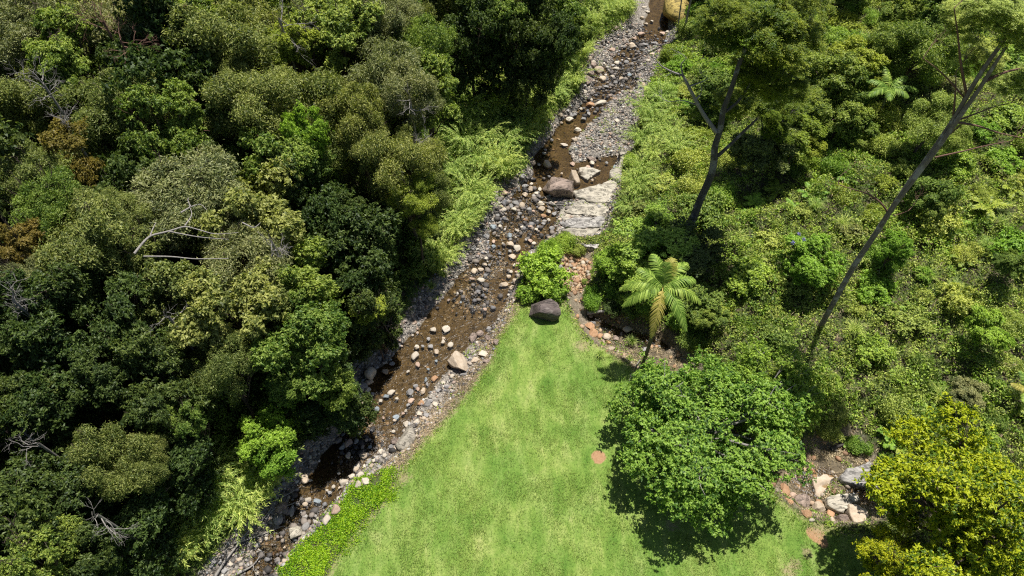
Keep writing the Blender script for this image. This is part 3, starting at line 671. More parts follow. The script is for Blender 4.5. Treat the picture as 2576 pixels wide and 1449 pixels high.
slab([(820,592),(880,510),(1000,488),(1080,448),(1150,520),(1162,600),(1152,690),(1080,690),(950,650),(850,622)], *f3, .42, 'slabw', 'dark streaked white rock face behind the stream pool', 11, .12)
slab([(575,605),(670,560),(760,590),(700,680),(650,758),(600,735)], *f3, .3, 'tan', 'smooth tan rock shelf with water trickling past it', 12, .1)

# loose gravel and pebbles
def pebbles(name, n, accept, rmin, rmax, label, mat, seed, box, lift=None):
    r = np.random.default_rng(seed); X = r.uniform(box[0], box[1], n); Y = r.uniform(box[2], box[3], n)
    p = accept(X, Y, r); k = r.random(n) < p; X = X[k]; Y = Y[k]; m = len(X)
    phi = (1+5**.5)/2; I = nrm(np.array([(-1,phi,0),(1,phi,0),(-1,-phi,0),(1,-phi,0),(0,-1,phi),(0,1,phi),(0,-1,-phi),(0,1,-phi),(phi,0,-1),(phi,0,1),(-phi,0,-1),(-phi,0,1)], float))
    IF = np.array([(0,11,5),(0,5,1),(0,1,7),(0,7,10),(0,10,11),(1,5,9),(5,11,4),(11,10,2),(10,7,6),(7,1,8),(3,9,4),(3,4,2),(3,2,6),(3,6,8),(3,8,9),(4,9,5),(2,4,11),(6,2,10),(8,6,7),(9,8,1)])
    R1 = rmin+(rmax-rmin)*r.random(m)**2.6; S = np.stack([R1*r.uniform(.8, 1.3, m), R1*r.uniform(.7, 1.1, m), R1*r.uniform(.45, .75, m)], -1)
    V = I[None]*S[:, None]*r.uniform(.78, 1.15, (m, 12, 1)); a = r.random(m)*6.28; ca, sa = np.cos(a)[:, None], np.sin(a)[:, None]
    V = np.stack([V[..., 0]*ca-V[..., 1]*sa, V[..., 0]*sa+V[..., 1]*ca, V[..., 2]], -1)
    Zb = zat(X, Y)+S[:, 2]*.35
    if lift is not None: Zb = np.maximum(Zb, lift-S[:, 2]*r.uniform(-.1, .7, m))
    V += np.stack([X, Y, Zb], -1)[:, None]
    F = (IF[None]+(np.arange(m)*12)[:, None, None]).reshape(-1, 3)
    return tag(ob(name, make_mesh(name, V.reshape(-1, 3), F, M[mat], smooth=False)), label, kind='stuff'), m
def acc_gravel(X, Y, r):
    c_, w_ = rat(0, X, Y), rat(4, X, Y); pr = np.where(c_ < .15, .85, 0)*np.where(zat(X, Y) < WL-.01, .055, 1)
    for px, py, q in RIF:
        q0 = plane(px, py, WL); pr = np.maximum(pr, np.where(c_ < 0, .95*np.exp(-((X-q0[0])**2+(Y-q0[1])**2)/(q*q*.8)), 0))
    return pr*np.clip(.25+1.5*fbm(X, Y, 1.5, 77), 0, 1)
_, ng = pebbles('gravel', 175000, acc_gravel, .035, .17, 'mixed grey and tan gravel along the creek', 'gravel', 3, (-20, 22, 8, 68))
print('gravel', ng)
M['riffst'] = M['gravel'].copy(); M['riffst'].name = 'dark_riffle_stone'
for e in [n for n in M['riffst'].node_tree.nodes if n.type == 'VALTORGB'][:1]:
    for q, cc in zip(e.color_ramp.elements, ((.025,.022,.022),(.05,.045,.042),(.10,.09,.085),(.17,.15,.135),(.26,.22,.185),(.12,.125,.14),(.48,.44,.39))): q.color = (*cc, 1)
def acc_riff(X, Y, r):
    pr = np.zeros_like(X)
    for px, py, q in ((1610,110,2.6),(1590,185,3.2),(1645,180,2.6),(1560,230,2.2),(1490,255,1.6),(1480,190,1.6),(1290,505,2.4),(1330,555,2.2),(1260,560,1.8),(1225,650,1.4),(905,1125,1.3),(705,1400,1.6),(765,1300,1.2),(1200,745,1.2),(1400,520,1.2)):
        q0 = plane(px, py, WL); pr = np.maximum(pr, np.exp(-((X-q0[0])**2+(Y-q0[1])**2)/(q*q)))
    return pr*np.where(rat(0, X, Y) < -.1, .85, 0)
pebbles('riffle_stones', 42000, acc_riff, .07, .30, 'dark wet stones crowded in the riffles', 'riffst', 8, (-20, 22, 8, 68), WL)
M['rubblem'] = M['gravel'].copy(); M['rubblem'].name = 'orange_rubble'
for e in [n for n in M['rubblem'].node_tree.nodes if n.type == 'VALTORGB'][:1]:
    for q, cc in zip(e.color_ramp.elements, ((.2,.12,.07),(.36,.22,.13),(.45,.27,.15),(.5,.36,.22),(.45,.31,.2),(.3,.25,.2),(.55,.48,.38))): q.color = (*cc, 1)
rub_in = lambda X, Y, r: np.clip(np.where(sdf(X, Y, RUB_POLY) < .2, .9, 0)+np.where((rat(1, X, Y) < 0) & (rat(0, X, Y) > .2), .07, 0), 0, 1)
pebbles('rubble', 26000, rub_in, .05, .26, 'orange brown broken rubble beside the island bush', 'rubblem', 4, (2, 24, 15, 40))

# ================================================================ VEGETATION prototypes (built once, copied by sharing mesh data)
PRO = {}
def proto(key, seed, R, H, nl, ncl, per, L, W, cr, mat, style, height_, br, bm, **kw):
    me, lc, lr = crown('crown', seed, R, H, nl, ncl, per, L, W, cr, M[mat], style, **kw)
    tm = limbs(seed, height_, lc, lr, br, 'trunk', M[bm])
    PRO[key] = (me, tm, R, height_)
for i in range(3): proto('olive%d' % i, 11+i, 3.6, 4.6, 30, 1050, 34, .27, .075, .27, 'olive', 'droop', 9.0, .22, 'bark', lobr=(.15, .30), spread=.88, low=-.55)
for i in range(3): proto('broad%d' % i, 21+i, 3.6, 4.4, 28, 950, 34, .24, .12, .24, 'green', 'rosette', 8.5, .22, 'bark', lobr=(.15, .30), spread=.88, low=-.55)
for i in range(2): proto('tall%d' % i, 31+i, 2.8, 6.5, 30, 950, 32, .23, .11, .25, 'deep', 'rosette', 7.5, .2, 'bark', lobr=(.17, .34), spread=1.0, low=-.6)
proto('fig', 41, 6.0, 5.0, 44, 2900, 32, .20, .105, .23, 'fig', 'rosette', 3.6, .32, 'palebark', lobr=(.14, .27), spread=.88, low=-.5)
proto('gold', 42, 6.2, 6.0, 60, 3100, 36, .21, .09, .22, 'gold', 'rosette', 5.5, .34, 'bark', lobr=(.10, .20), spread=.95)
for i in range(2): proto('feather%d' % i, 51+i, 4.2, 3.6, 26, 1000, 36, .24, .055, .32, 'feather', 'spray', 10.0, .26, 'darkbark', lobr=(.12, .26), spread=.92)
for i in range(3): proto('bush%d' % i, 61+i, 1.5, 1.2, 18, 330, 26, .17, .09, .17, 'green', 'rosette', .9, .05, 'bark', lobr=(.16, .34), spread=.9, low=-.7)
for i in range(3): proto('scrub%d' % i, 71+i, 1.5, 1.0, 20, 330, 24, .18, .065, .22, 'scrub', 'droop', .7, .04, 'bark', lobr=(.14, .32), spread=.95, low=-.7)

def grass_clump(name, seed, n, hmin, hmax, reach, w0, mat, leafy=False):
    r = np.random.default_rng(seed); V = []; k = 6; T = []
    a = r.random(n)*6.283; hh = r.uniform(hmin, hmax, n); re = hh*reach*r.uniform(.5, 1.2, n); b0 = r.normal(0, .16*hmax*.5, (n, 2))
    tt = np.linspace(0, 1, k)
    d = np.stack([np.cos(a), np.sin(a)], -1); sd = np.stack([-np.sin(a), np.cos(a)], -1)
    for i in range(k):
        t = tt[i]; xy = b0+d*(re*t**1.5)[:, None]; z = hh*(t*1.75-.95*t**2.3)
        w = w0*(1-t**2*.9)*r.uniform(.8, 1.2, n)
        V.append(np.stack([np.column_stack([xy-sd*w[:, None], z]), np.column_stack([xy+sd*w[:, None], z])], 1))
    V = np.stack(V, 1); F = []
    base = (np.arange(n)*k*2)[:, None]
    for i in range(k-1): F.append(base+np.array([2*i, 2*i+1, 2*i+3, 2*i+2]))
    F = np.concatenate(F); V2 = V.reshape(-1, 3); T = np.repeat(np.clip(r.normal(.5, .22, n), 0, 1), k*2)
    if leafy:                                              # side leaflets give the sprays their feathery look
        m = n*26; q = r.integers(0, n, m); t = r.uniform(.25, 1, m); xy = b0[q]+d[q]*(re[q]*t**1.5)[:, None]; z = hh[q]*(t*1.75-.95*t**2.3)
        sg = r.choice([-1, 1], m); ax = np.column_stack([d[q]*.9+sd[q]*sg[:, None]*.6, r.normal(-.35, .3, m)]); c = np.column_stack([xy, z])+nrm(ax)*.11
        v, f = leafquads(c, np.array([0, 0, 1.])+r.normal(size=(m, 3))*.5, ax, .26*r.uniform(.7, 1.3, m), .04)
        F = np.concatenate([F, f+len(V2)]); V2 = np.vstack([V2, v]); T = np.concatenate([T, np.repeat(np.clip(r.normal(.5, .2, m), 0, 1), 4)])
    return make_mesh(name, V2, F, M[mat], {'tint': T})
GR = [grass_clump('blades', 81+i, 130, .7, 1.5, .9, .018, 'grassy') for i in range(2)]
BAM = [grass_clump('sprays', 91+i, 80, 1.5, 3.0, .75, .014, 'grassy', True) for i in range(3)]
def frond_v(origin, az, elev, Ln, droop, r, nleaf=44, ll=.5, wl=.035, vee=.5):
    t = np.linspace(0, 1, 12); d = np.array([math.cos(az), math.sin(az)])
    x = Ln*t*math.cos(elev)*(1-.12*droop*t); z = Ln*(t*math.sin(elev)-droop*t**2.1*.62)
    pth = np.column_stack([origin[0]+d[0]*x, origin[1]+d[1]*x, origin[2]+z]); rach = tube(pth, np.linspace(.035, .008, 12), 5)
    V = []; F = []; sd = np.array([-d[1], d[0], 0]); n0 = 0
    for i in range(nleaf):
        u = .10+.9*(i+.5)/nleaf
        for sg in (-1, 1):
            u2 = min(1, u+r.normal(0, .006)); p = np.array([np.interp(u2, t, pth[:, k_]) for k_ in range(3)])
            tg = nrm(np.array([np.interp(min(1, u2+.05), t, pth[:, k_])-np.interp(u2-.05, t, pth[:, k_]) for k_ in range(3)]))
            L = ll*(math.sin(math.pi*min(.97, u*.80+.18))**.6)*r.uniform(.85, 1.1); fw = .35+.9*u
            ax = nrm(sd*sg+tg*fw+np.array([0, 0, vee-.62*r.uniform(.3, 1.2)])); wd = nrm(tg-(tg@ax)*ax)*wl
            mid = p+ax*L*.5; tip = p+ax*L+np.array([0, 0, -L*.28])
            V += [p-wd*.5, p+wd*.5, mid+wd*.6, mid-wd*.6, tip+wd*.12, tip-wd*.12]; F += [[n0, n0+1, n0+2, n0+3], [n0+3, n0+2, n0+4, n0+5]]; n0 += 6
    return rach, (np.array(V), np.array(F))
def fern_mesh(name, seed, nf=11, L=1.0, mat='bright'):
    r = np.random.default_rng(seed); parts = []
    for i in range(nf):
        a, b2 = frond_v((0, 0, .1), 6.283*i/nf+r.normal(0, .15), r.uniform(.35, .8), L*r.uniform(.8, 1.1), .55, r, 22, .26, .05, .8)
        parts += [a, b2]
    V, F = merge(parts); return make_mesh(name, V, F, M[mat], {'tint': np.random.default_rng(seed).random(len(V))*.5+.3})
FERN = [fern_mesh('fronds', 5), fern_mesh('fronds', 6, 9, 1.3)]

ORD = ['', 'second ', 'third ', 'fourth ', 'fifth ', 'sixth ', 'seventh ', 'eighth ']
veg = []       # (object, px, py, size, look, noun, kindword) for the automatic labels
def plant(key, px, py, s, mat=None, hc=None, zs=1., label=None, name='forest_tree', cat='tree', look='green', xyz=None, parts=('crown', 'trunk'), group=None, bm=None, rot=None):
    """crown centre seen at px,py; s = world radius of the crown; hc = height of the crown centre above the ground"""
    me, tm, R, H = PRO[key]; k = s/R; hc = H*k if hc is None else hc
    p = at(px, py, hc) if xyz is None else xyz
    r = root(name, p, random.uniform(0, 6.28) if rot is None else rot)
    big = key in ('fig', 'gold'); e_ = .05 if big else .2
    ob(parts[0], me, r, (0, 0, hc), 0, (k*random.uniform(1-e_, 1+e_), k*random.uniform(1-e_, 1+e_), k*zs), M[mat] if mat else None)
    for _k in range(0 if big else random.choice((1, 2, 2))):
        a_ = random.uniform(0, 6.28); k2 = k*random.uniform(.5, .72); alt = key[:-1]+str((int(key[-1])+1) % (2 if key[0] in 'tf' else 3))
        o2 = ob(parts[0], PRO[alt][0], r, (s*.75*math.cos(a_), s*.75*math.sin(a_), hc*random.uniform(.72, 1.06)), a_, (k2, k2, k2*zs), M[mat] if mat else None); o2.rotation_euler = (random.uniform(-.5, .5), random.uniform(-.5, .5), a_)
    ob(parts[1], tm, r, (0, 0, 0), 0, (k, k, hc/H), M[bm] if bm else None)
    if xyz is not None: px, py = to_photo(p[0], p[1], p[2]+hc)
    if label: tag(r, label, cat)
    else: veg.append((r, px, py, s, look, cat))
    r['_g'] = group or ''
    return r

# ================================================================ TREES listed from the photograph: key, px, py, radius(photo units), height of crown centre, material, vertical stretch, label
TREES = [
 ('olive0',470,505,128,9,'greygreen',.8,'grey olive tree with pale bare limbs showing under its spreading crown'),
 ('olive1',235,600,125,9.5,'olive',1.,'large olive tree with yellowish top left of the pale limbed tree'),
 ('broad0',740,720,105,7,'green',1.2,'mid green tree at the left forest edge with vine covered right side'),
 ('olive2',620,660,110,8.5,'greygreen',1.,'dusty grey green tree below the pale limbed tree'),
 ('broad1',600,800,115,7.5,'olive',1.3,'yellow green leafed tree leaning toward the creek, left of lowest stretch'),
 ('broad2',770,880,110,7,'green',1.25,'bushy tree whose crown reaches the creek by the white grey boulder'),
 ('olive0',560,930,90,7,'olive',1.2,'loose olive tree in the shade behind the bushy creek tree'),
 ('olive1',285,1160,85,8,'olive',1.5,'sunlit olive tree standing out of the dark lower left forest'),
 ('broad0',665,1105,80,4,'bright',1.,'fresh green small tree above the grassy bank at lower left'),
 ('broad1',85,1425,110,9,'green',1.,'sunlit tree crown filling the bottom left corner'),
 ('olive2',980,200,115,9,'greygreen',1.1,'yellow green topped tree near top centre, left of bright slope'),
 ('broad2',1075,240,85,8,'green',1.2,'bright green leafed tree touching the yellow topped tree'),
 ('olive0',1015,420,105,8,'olive',1.3,'olive brown tree with bare crooked twigs in its middle'),
 ('olive1',1035,490,58,8,'yellow',.9,'small rusty yellow crown hanging over the dark understory'),
 ('olive2',900,300,100,9,'olive',1.2,'dull olive tree left of the crooked twig tree'),
 ('broad0',765,340,55,9,'bright',1.8,'narrow bright green vine draped tree in the middle left forest'),
 ('tall0',730,430,80,7,'green',1.2,'vine covered tree below the narrow bright one'),
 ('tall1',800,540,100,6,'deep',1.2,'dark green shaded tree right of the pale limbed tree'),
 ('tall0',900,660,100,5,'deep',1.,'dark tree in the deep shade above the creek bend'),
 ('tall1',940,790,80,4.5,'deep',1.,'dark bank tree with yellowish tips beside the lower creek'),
 ('broad1',930,780,45,6,'yellow',.8,'yellowish sprig topped small tree at the shaded creek bank'),
 ('olive0',1060,130,80,9,'green',1.2,'leafy tree at top centre behind the yellow topped tree'),
 ('tall0',1190,110,75,7,'deep',1.3,'dark ivy clad tree at top centre'),
 ('tall1',1330,110,85,7,'deep',1.4,'broad dark green vine tower left of the upper creek'),
 ('tall0',1255,60,60,8,'green',1.2,'sunlit vine tower between two darker ones'),
 ('broad2',1400,55,75,4,'green',1.,'mid green bush tree beside the top of the creek'),
 ('broad0',430,60,105,10,'green',1.,'leafy tree with red branches at the upper left'),
 ('olive1',560,110,115,10,'olive',1.1,'olive tree with reddish trunk showing below it'),
 ('olive2',300,70,100,10,'greygreen',1.,'pale olive tree with tangled bare branches at upper left'),
 ('broad1',165,130,100,10,'green',1.,'fresh olive green tree near the top left corner'),
 ('olive0',50,70,100,10.5,'greygreen',1.,'silvery leafed tree in the top left corner'),
 ('olive1',60,250,90,9,'olive',1.,'olive tree at the left edge under the silvery one'),
 ('olive2',280,270,110,9,'olive',1.,'open olive tree with brown leaning trunk below'),
 ('broad2',420,320,110,8.5,'green',1.1,'grey green leafed tree above the forked red trunk'),
 ('olive0',640,250,105,9.5,'olive',1.1,'dark olive tree left of the lime crowned tree'),
 ('broad0',745,100,75,10,'yellow',.9,'lime yellow crowned tree at the upper middle left'),
 ('broad1',850,80,95,10,'green',1.,'bushy green tree right of the lime crowned tree'),
 ('olive1',960,60,85,10,'greygreen',1.,'grey green tree at the top edge near centre'),
 ('tall1',560,300,90,7,'deep',1.,'dark tree behind the forked red trunk'),
 ('olive2',60,440,90,9,'olive',1.,'olive yellow tree at the left edge above the golden crown'),
 ('broad0',45,610,62,9,'lichen',1.,'golden brown crown at the left edge of the photo'),
 ('olive0',130,520,85,9,'green',1.,'green tree between golden crown and yellowish topped tree'),
 ('broad1',365,640,70,8,'olive',1.1,'yellow green tree in front of the pale limbs'),
 ('broad2',470,760,100,7.5,'olive',1.2,'dense tree with a sunlit right flank in the middle of the left forest'),
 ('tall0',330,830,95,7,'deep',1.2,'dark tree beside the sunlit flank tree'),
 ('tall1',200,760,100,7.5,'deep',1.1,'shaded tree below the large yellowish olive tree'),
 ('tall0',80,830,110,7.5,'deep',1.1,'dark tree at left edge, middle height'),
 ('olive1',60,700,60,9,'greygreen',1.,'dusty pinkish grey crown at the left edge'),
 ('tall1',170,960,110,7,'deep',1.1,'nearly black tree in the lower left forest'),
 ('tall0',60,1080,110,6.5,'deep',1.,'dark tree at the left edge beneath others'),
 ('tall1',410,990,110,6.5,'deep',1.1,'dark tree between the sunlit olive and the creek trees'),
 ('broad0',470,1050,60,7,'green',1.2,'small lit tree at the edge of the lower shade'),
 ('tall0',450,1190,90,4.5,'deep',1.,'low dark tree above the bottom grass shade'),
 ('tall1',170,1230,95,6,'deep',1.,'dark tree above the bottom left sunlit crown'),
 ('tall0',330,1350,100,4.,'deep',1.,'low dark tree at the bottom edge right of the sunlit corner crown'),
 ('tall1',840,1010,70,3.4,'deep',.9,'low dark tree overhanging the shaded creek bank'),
 # right side
 ('broad1',1790,225,60,3,'green',.9,'leafy green tree behind the pale dead limbs of the forked tree'),
 ('feather0',1960,250,85,7,'feather',1.,'shorter feathery tree on the right flank of the big feathery one'),
 ('broad0',2155,150,62,5,'yellow',.8,'yellow leafed small tree at upper right'),
 ('broad1',2200,150,50,4,'gold',.8,'pale yellow shrub tree just left of the small palm'),
 ('broad2',2090,200,85,4,'green',.9,'mid green shrubby tree left of the small palm'),
 ('broad0',2120,290,70,3,'green',.9,'glossy leafed tree below the small palm'),
 ('broad1',2010,345,55,3.2,'yellow',.9,'yellow green round shrub tree by the dark hollow'),
 ('broad2',1935,370,65,3.2,'olive',.9,'olive shrub tree left of the yellow green one'),
 ('olive0',2320,120,95,5,'green',.9,'soft grey green tree at the upper right'),
 ('broad1',2400,40,85,6,'green',.9,'leafy tree at the top edge near right corner'),
 ('broad0',2290,35,60,5,'green',.9,'pale leafed tree at the top edge right of the pale trunk'),
 ('olive1',2350,300,70,3.4,'scrub',.9,'low grey olive tree under the long leaning trunk'),
 ('broad2',2350,490,55,2.2,'green',.9,'round bush tree in the middle of the right slope'),
 ('broad1',2250,625,38,2.6,'bright',1.3,'bright yellow green sapling right of the long trunk'),
 ('broad0',2040,650,72,2.2,'bright',.8,'bright green shrub tree carrying violet flowers'),
 ('broad2',2555,665,40,2.4,'green',.9,'dark green bush at the right edge'),
 ('broad1',2480,830,55,2.2,'bright',.8,'bright leafed bush on the right slope near the edge'),
 ('broad0',2440,990,42,2.2,'greygreen',.8,'blue grey leafed bush above the golden tree'),
 ('tall0',1650,610,85,2.6,'scrubb',.5,'dark glossy shrub tree above the main palm'),
 ('tall1',1600,700,70,2.4,'scrubb',.5,'dark green shrub left of the main palm'),
 ('broad0',1555,660,45,1.8,'bright',.8,'light green shrub beside the orange rubble'),
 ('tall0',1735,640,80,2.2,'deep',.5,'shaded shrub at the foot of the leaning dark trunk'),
 ('broad2',1760,760,60,2.,'green',.7,'green shrub right of the main palm crown'),
]
for key, px, py, rp, hc, mat, zs, lab in TREES:
    p = at(px, py, hc); s = rp*scale_at((p[0], p[1], p[2]+hc)); bmk = 'redbark' if 'red' in lab and 'feathery' not in lab else None
    plant(key, px, py, s, mat, hc, zs, lab, bm=bmk)
fr = plant('fig', 1785, 1085, 5.9, 'fig', 3.3, .72, 'broad round glossy green tree standing alone on the lawn edge', name='round_tree', rot=.6)
fr.location.z -= 0
plant('fig', 1930, 985, 3.3, 'fig', 2.8, 1., 'lesser glossy crown joined to the right of the round lawn tree', name='round_tree', rot=2.1)
plant('gold', 2505, 1325, 6.0, 'gold', 5.4, .85, 'large golden yellow tipped tree filling the bottom right corner', name='golden_tree')
plant('gold', 2270, 1450, 2.3, 'gold', 3.4, 1., 'shadow side golden tree at the bottom edge, smaller', name='golden_tree')

# forest filler: every free spot of the wooded areas, out past the frame
BANK = P2([(1085,330),(1120,260),(1190,205),(1290,180),(1400,215),(1410,290),(1345,380),(1335,450),(1260,470),(1235,525),(1185,600),(1120,640),(1110,560),(1125,480),(1095,420)], 1.)
BANK2 = P2([(1430,150),(1450,60),(1500,-60),(1640,-60),(1600,60),(1500,130),(1470,200),(1420,260),(1400,200)], 1.)
BANK3 = P2([(500,1180),(600,1130),(720,1150),(740,1190),(700,1250),(640,1310),(560,1400),(480,1449),(430,1400),(470,1290)], 1.)
bank_d = np.minimum(np.minimum(sdf(GX, GY, BANK), sdf(GX, GY, BANK2)), sdf(GX, GY, BANK3))
def bat(x, y):
    i = np.clip(np.searchsorted(gx, x), 0, len(gx)-1); j = np.clip(np.searchsorted(gy, y), 0, len(gy)-1); return bank_d[i, j]
placed = []
for o in list(bpy.data.objects):
    if o.type == 'EMPTY' and o.get('category') == 'tree': placed.append((o.location.x, o.location.y, o.children[0].scale[0]*3.6))
fr_ = np.random.default_rng(17); nfill = 0
for k in range(9000):
    x = fr_.uniform(-62, 70); y = fr_.uniform(6, 96)
    left = x < np.interp(y, CY, CX)
    if float(sdf(np.array([x]), np.array([y]), C_POLY)[0]) < 3.4 or rat(2, x, y) < 5 or rat(1, x, y) < 3.2 or bat(x, y) < 2.8 or bat(x+1.5, y+3.) < 1.2: continue
    if not left and not (y > 66 or x > 48+0*y): continue
    s = fr_.uniform(2.6, 3.9)
    px, py = to_photo(x, y, 8)
    inframe = -150 < px < 2720 and -140 < py < 1560
    if not inframe and (y > 78 or abs(x) > 48 or py > 1560 or px < -330 or px > 2900): continue
    if any((x-a)**2+(y-b2)**2 < (.53*(s+c_))**2 for a, b2, c_ in placed): continue
    placed.append((x, y, s)); nfill += 1
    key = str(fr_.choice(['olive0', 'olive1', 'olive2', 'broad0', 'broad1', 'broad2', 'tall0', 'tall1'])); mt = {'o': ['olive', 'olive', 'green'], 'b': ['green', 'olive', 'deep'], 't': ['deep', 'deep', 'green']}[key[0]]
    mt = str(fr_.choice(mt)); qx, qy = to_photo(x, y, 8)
    if qx < 900 and qy > 600 and fr_.random() < .7: mt = 'deep'  # lower left crowns mostly take the leaf with shade in its colour
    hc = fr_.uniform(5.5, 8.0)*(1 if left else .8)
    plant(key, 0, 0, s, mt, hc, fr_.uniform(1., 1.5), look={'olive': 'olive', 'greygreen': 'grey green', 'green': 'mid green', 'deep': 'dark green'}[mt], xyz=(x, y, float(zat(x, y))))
print('filler trees', nfill)

# ================================================================ single trees with their own trunks
def pty(px, py, Y):
    d = ray(px, py); t_ = Y/d[1]; return np.array([d[0]*t_, Y, CAMH+d[2]*t_])
def pth_(px, py, h):
    p = at(px, py, h); return np.array([p[0], p[1], p[2]+h])
def smooth_path(P, n=4):
    P = np.array(P, float); t0 = np.arange(len(P)); t1 = np.linspace(0, len(P)-1, (len(P)-1)*n+1)
    Q = np.column_stack([np.interp(t1, t0, P[:, k_]) for k_ in range(3)])
    for _ in range(2): Q[1:-1] = Q[1:-1]*.5+(Q[:-2]+Q[2:])*.25
    return Q
def tubes(name, lst, mat, parent, loc, k=8):
    parts = []
    for P, r0, r1 in lst:
        Q = smooth_path(P)-np.array(loc); parts.append(tube(Q, np.linspace(r0, r1, len(Q)), k))
    V, F = merge(parts); return ob(name, make_mesh(name, V, F, M[mat], smooth=True), parent)
def twigs(start, dirv, L, n, r, r0, depth=3):
    out = []; dirv = nrm(np.array(dirv, float))
    def rec(p, d, l, rad, k):
        q = p+d*l; mid = (p+q)/2+r.normal(0, l*.09, 3); out.append(([p, mid, q], rad, rad*.55))
        if k:
            for j in range(n): rec(p+(q-p)*r.uniform(.45, 1), nrm(d+r.normal(size=3)*.62), l*r.uniform(.5, .8), rad*.5, k-1)
    rec(np.array(start, float), dirv, L, r0, depth); return out
tw = np.random.default_rng(99)

# dark mottled forked tree carrying the big feathery crown
b0 = at(1713, 612); Y0 = b0[1]
lt = root('forked_tree', b0); tag(lt, 'tall forked dark trunked tree on the right bank with pale dead limbs', 'tree')
pp = lambda L_, dy=0: [pty(a, b2, Y0+dy) for a, b2 in L_]
base_ = np.array(b0)-np.array([0, 0, .5])
tubes('trunk', [([base_]+pp([(1722,580),(1745,548),(1760,505),(1788,446),(1797,405),(1797,370),(1812,328),(1818,280),(1838,230),(1856,170),(1875,120)]), .34, .12),
   ([base_+np.array([.5, .1, 0])]+pp([(1745,548),(1768,485),(1786,440)]), .2, .2),
   (pp([(1806,392),(1840,362),(1880,322),(1905,298)]), .13, .06), (pp([(1820,285),(1860,255),(1900,190)]), .1, .05)], 'darkbark', lt, b0)
dl = [(pp([(1802,332),(1772,292),(1755,262),(1732,217),(1718,190)], 0), .15, .085), (pp([(1718,190),(1692,182),(1662,166),(1648,148)], .3), .07, .02),
  (pp([(1718,190),(1711,163),(1727,146)], .2), .055, .02), (pp([(1757,266),(1722,252),(1682,256)], .2), .05, .015), (pp([(1736,217),(1766,206),(1782,198)], -.2), .045, .015),
  (pp([(1750,250),(1766,235),(1762,205)], -.3), .05, .015), (pp([(1662,166),(1640,170),(1625,160)], .3), .02, .008), (pp([(1692,182),(1670,195),(1655,178)], .4), .02, .008)]
for q in [(1648,148),(1655,178),(1682,256),(1727,146),(1782,198)]: dl += twigs(pty(q[0], q[1], Y0+.3), (-.5, .1, .3), .7, 3, tw, .022, 2)
tubes('dead_limb', dl, 'palebark', lt, b0, 6)
for cx_, cy_, dy_, s_ in ((1880,60,1.5,.72), (1838,35,1.,.4), (1960,90,1.,.62), (1895,185,.6,.5), (1965,210,.2,.5), (2000,20,1.5,.5), (1840,250,1.8,.34)):
    cpos = pty(cx_, cy_, Y0+dy_)-np.array(b0); ob('crown', PRO['feather%d' % (cx_//5 % 2)][0], lt, tuple(cpos), cx_*.37, (s_, s_, s_*.95), M['feather'])

# very tall pale stemmed tree crossing the right of the picture
b1 = at(2064, 824); Y1 = b1[1]; q1 = lambda L_, dy=0: [pty(a, b2, Y1+dy) for a, b2 in L_]
tt_ = root('tall_gum_tree', b1); tag(tt_, 'very tall thin stemmed gum tree crossing the right side of the photo', 'tree')
tubes('trunk', [([np.array(b1)-np.array([0, 0, .5])]+q1([(2100,755),(2150,665),(2200,592),(2240,530),(2290,455),(2340,388),(2400,300),(2450,210),(2490,150),(2530,95),(2575,35),(2610,-20)]), .18, .06)], 'gumbark', tt_, b1)
tubes('limb', [(q1([(2262,498),(2312,432),(2362,368),(2420,285),(2465,222),(2500,165),(2530,120)], -.25), .15, .06)], 'gumbark', tt_, b1)
for L_, r0 in (([(2236,538),(2215,508),(2182,486),(2150,478),(2108,464)], .06), ([(2432,240),(2416,160),(2410,90),(2400,20)], .07), ([(2425,245),(2370,182),(2322,147)], .05),
   ([(2475,205),(2530,180),(2590,168)], .09), ([(2397,306),(2460,316),(2515,336),(2590,350)], .06), ([(2405,304),(2450,288),(2500,268),(2545,258)], .05),
   ([(2352,396),(2420,381),(2480,366),(2545,354)], .05), ([(2398,290),(2404,230),(2405,180)], .055), ([(2375,350),(2410,320),(2425,308)], .045), ([(2247,542),(2265,538),(2285,530)], .03)):
    tubes('branch', [(q1(L_, .1), r0, r0*.3)]+(twigs(q1([L_[-1]])[0], (.3, .3, .4), .9, 3, tw, .02, 2)), 'redbark', tt_, b1, 6)
for px, py, s_, dz in ((2560,60,.50,0), (2470,150,.3,1), (2420,50,.34,2.), (2590,210,.36,0), (2500,20,.34,0)):
    c_ = pty(px, py, Y1+dz)-np.array(b1); ob('crown', PRO['feather1'][0], tt_, tuple(c_), px*.1, (s_, s_, s_*.75), M['scrub'])

# pale trunk at the top edge, thin pale stems by the lichen boulder
def stem_tree(pts, r0, r1, mat, label, crown_key=None, ck=None, s_=1., dh=0., nm='slender_tree', cm='olive'):
    b = at(*pts[0]); r = root(nm, b); tag(r, label, 'tree')
    P = [np.array(b)-np.array([0, 0, .4])]+[pty(a, b2, b[1]) for a, b2 in pts[1:]]
    tubes('trunk', [(P, r0, r1)], mat, r, b)
    if crown_key:
        c_ = pty(ck[0], ck[1], b[1]+dh)-np.array(b); ob('crown', PRO[crown_key][0], r, tuple(c_), 1.1, (s_, s_, s_*.8), M[cm])
    return r
stem_tree([(2033,72),(2042,38),(2050,8),(2062,-30),(2075,-80)], .24, .16, 'palebark', 'pale trunked gum at the top edge right of the feathery tree', 'olive0', (2085,-110), .8)
stem_tree([(1706,78),(1708,48),(1712,18),(1716,-10)], .09, .06, 'palebark', 'thin straight stem in front of the yellow lichen boulder', 'feather1', (1738,-75), .25, cm='feather')
stem_tree([(1722,84),(1727,50),(1733,20),(1741,-10)], .13, .09, 'palebark', 'thicker pale stem just right of the thin one by the lichen boulder', 'feather1', (1775,-60), .3, cm='feather')
